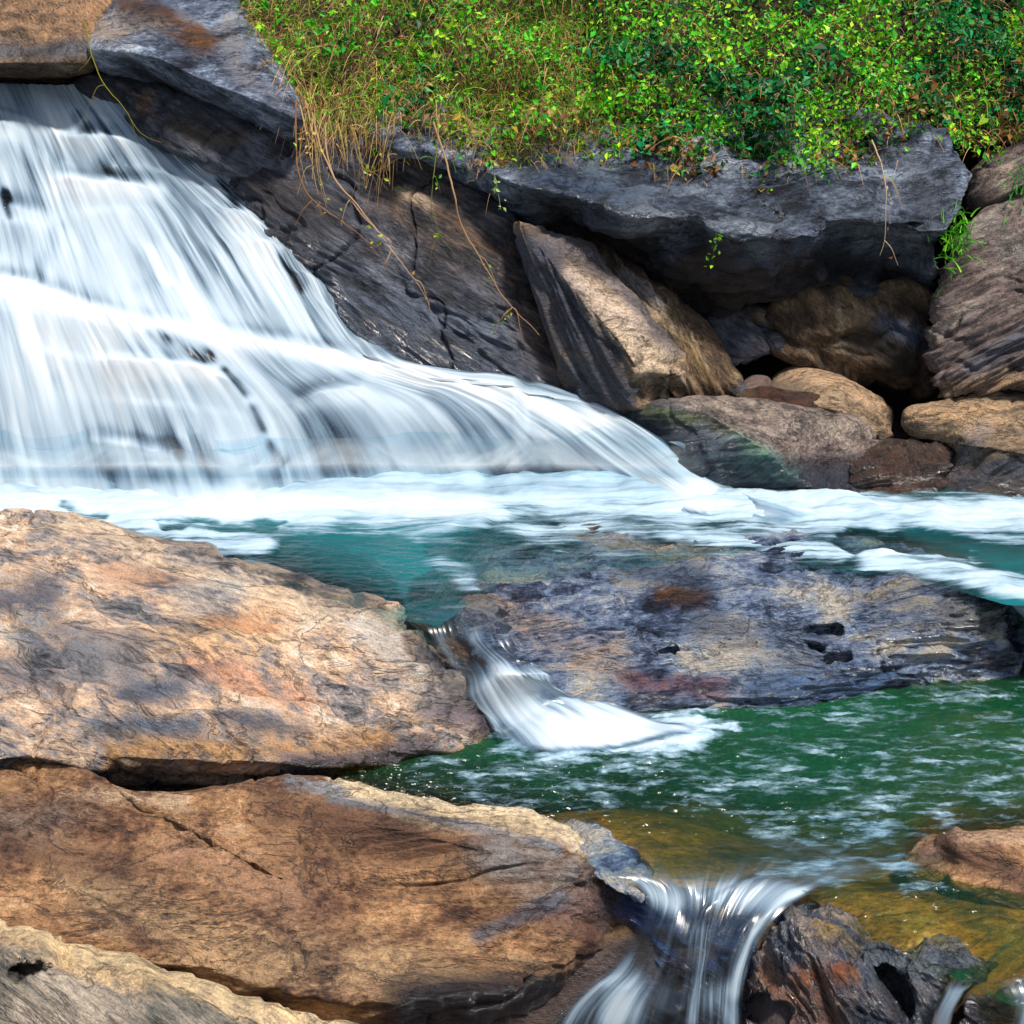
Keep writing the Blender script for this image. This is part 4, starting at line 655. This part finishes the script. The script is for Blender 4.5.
# hanging roots and vines
def tube(pts, r0, r1, n=40, sides=6):
    c = catmull(pts, n); W = P(c[:, 0], c[:, 1], c[:, 2]); W = W+np.c_[fbm(W*6, 2), fbm(W*6+9, 2), fbm(W*6+20, 2)]*.012
    d = np.gradient(W, axis=0); d /= np.linalg.norm(d, axis=1)[:, None]; a = np.cross(d, [0, 1, 0.1]); a /= np.linalg.norm(a, axis=1)[:, None]; b = np.cross(d, a)
    an = np.linspace(0, 2*np.pi, sides, endpoint=False); R = np.linspace(r0, r1, n)[:, None, None]
    V = W[:, None]+R*(np.cos(an)[None, :, None]*a[:, None]+np.sin(an)[None, :, None]*b[:, None]); V = V.transpose(1, 0, 2).reshape(-1, 3)
    return V, grid_faces(sides, n, True), W
def vine(label, stems, hx, r=.009, lf=0, lfcol=('4c8a1c', '8a9a28')):
    Vs, Fs, k, ws = [], [], 0, []; r *= .72; stems = list(stems)
    for s in list(stems):
        for q_ in range(3 if len(s) > 3 else 0):
            i_ = rng.randint(1, len(s)-1); a_ = np.array(s[i_], float); sx_ = rng.choice([-1, 1])*rng.uniform(6, 20); stems.append([tuple(a_), tuple(a_+[sx_*.5, rng.uniform(4, 10), -.02]), tuple(a_+[sx_, rng.uniform(14, 34), -.01])])
    for s in stems:
        V, F, W = tube(s, r*(1 if len(s) > 3 else .45), r*.22); Vs.append(V); Fs.append(F+k); k += len(V); ws.append(W)
    V = np.concatenate(Vs); top = ws[0][0]
    root = bpy.data.objects.new('hanging_vine', None); scene.collection.objects.link(root); root.location = top; root.empty_display_size = .05
    kk = 0
    for V1, F1 in zip(Vs, Fs): make_mesh('stem', V1, F1-kk, m_straw, {'tint': np.tile(np.r_[lin(hx), 1], (len(V1), 1))}, parent=root); kk += len(V1)
    tag(root, label, 'vine', 'vines and roots hanging over the rocks')
    if lf:
        W = np.concatenate(ws); pp = W[rng.randint(len(W), size=lf)]+rng.normal(size=(lf, 3))*.02; V, F, C = leaves(pp, rng.uniform(.02, .045, lf), pick(lf, list(lfcol), [1]*len(lfcol)))
        make_mesh('leaves', V, F, m_leaf, {'tint': C}, smooth=False, parent=root)
vine('reddish vine curving from the dry straw clump down the dark slab, leftmost on it', [[(296, 100, 9.85), (296, 140, 9.8), (299, 175, 9.75), (312, 200, 9.75), (340, 220, 9.72), (365, 240, 9.68), (380, 258, 9.64)]], '8a6040', .010, 10, ('8a9a28', '7a5c30'))
vine('pale double root reaching farthest down the dark slab towards the waterfall', [[(312, 112, 9.85), (322, 150, 9.8), (340, 185, 9.72), (365, 215, 9.66), (392, 250, 9.58), (415, 280, 9.5), (430, 305, 9.46)], [(325, 125, 9.85), (330, 165, 9.78), (350, 200, 9.7), (378, 232, 9.62), (395, 255, 9.56)]], 'a88868', .010, 14, ('8a9a28', 'a07c50'))
vine('bundle of straw brown stems hanging off the bank corner beside the slab', [[(300, 105, 9.8), (306, 130, 9.76), (312, 165, 9.76), (318, 195, 9.74)], [(305, 100, 9.8), (314, 140, 9.74), (318, 175, 9.74), (326, 208, 9.73)], [(314, 108, 9.8), (317, 150, 9.74), (322, 190, 9.72)], [(308, 104, 9.78), (300, 150, 9.74), (306, 185, 9.74)], [(330, 120, 9.8), (334, 150, 9.78), (328, 180, 9.76)]], 'b09060', .008, 30, ('a8a040', 'b08c50', '6a8a20'))
vine('single long brown root hanging in front of the slab beside the diagonal pillar', [[(433, 122, 9.6), (446, 160, 9.5), (454, 195, 9.4), (462, 225, 9.42), (478, 255, 9.38), (496, 285, 9.32), (512, 308, 9.26), (540, 335, 9.2)]], '9a7856', .011, 16, ('5a8a20', '9a7c40'))
vine('thin greenish tendril left of the single long brown root', [[(437, 140, 9.55), (434, 175, 9.5), (432, 210, 9.5), (440, 235, 9.48), (455, 255, 9.44)]], '6c6c34', .006, 10)
vine('yellow green stem drooping over the dark rock at the waterfall lip', [[(84, 20, 10.3), (92, 55, 10.25), (104, 85, 10.2), (124, 108, 10.15), (140, 132, 10.12), (162, 143, 10.1)]], '7c7420', .007, 0)
vine('bare pale twig hanging against the blue boulder near its right end', [[(872, 140, 9.0), (884, 175, 8.9), (886, 210, 8.85), (885, 240, 8.85), (880, 256, 8.85)], [(884, 180, 8.9), (868, 165, 8.95)]], 'b09878', .008, 8, ('4c7a28', '8a5c48'))
vine('short pale sprig with drooping leaves where the overhang meets the pillar', [[(490, 158, 9.3), (496, 180, 9.25), (502, 210, 9.2)]], '8a9a60', .006, 14, ('8aa860', '5a8a30'))
vine('tiny bright green sprig growing on the dark underside of the blue boulder', [[(716, 232, 9.0), (714, 250, 8.98), (712, 268, 9.0)]], '4a6a20', .004, 16, ('7cae18', '5a9a10'))
vine('thin bare root loops under the straw at the left end of the overhang', [[(350, 125, 9.8), (360, 160, 9.75), (372, 172, 9.7), (398, 158, 9.7)], [(385, 140, 9.75), (378, 165, 9.72)]], '8a7040', .006, 16, ('8a9a28', 'a09040'))
# tuft in the cleft
def tuft(label, px, py, Y, n, ln, hexes, lean=(0, -.3, 1)):
    base = P(px, py, Y)+rng.normal(size=(n, 3))*np.array([.05, .04, .10]); L = rng.uniform(*ln, n); dr = np.array(lean)+rng.normal(size=(n, 3))*.5; dr /= np.linalg.norm(dr, axis=1)[:, None]; t = np.linspace(0, 1, 5)[None, :, None]
    pt = base[:, None]+dr[:, None]*L[:, None, None]*t+np.array([0, -.2, -.6])*L[:, None, None]*t**2*.6; V, F, C = strips(pt, rng.uniform(.006, .012, n), pick(n, hexes, [1]*len(hexes)))
    tag(make_mesh('grass_tuft', V, F, m_leaf, {'tint': C}, smooth=False), label, 'grass tuft')
tuft('bright green grass tuft in the cleft between the blue boulder and the right rock face', 955, 238, 9.15, 150, (.06, .16), ['3c9a14', '6cae20', '2c7a18'])
tuft('small dark green tuft by the block at the right edge', 1018, 190, 9.35, 50, (.05, .12), ['1c7a28', '3c8a20'])
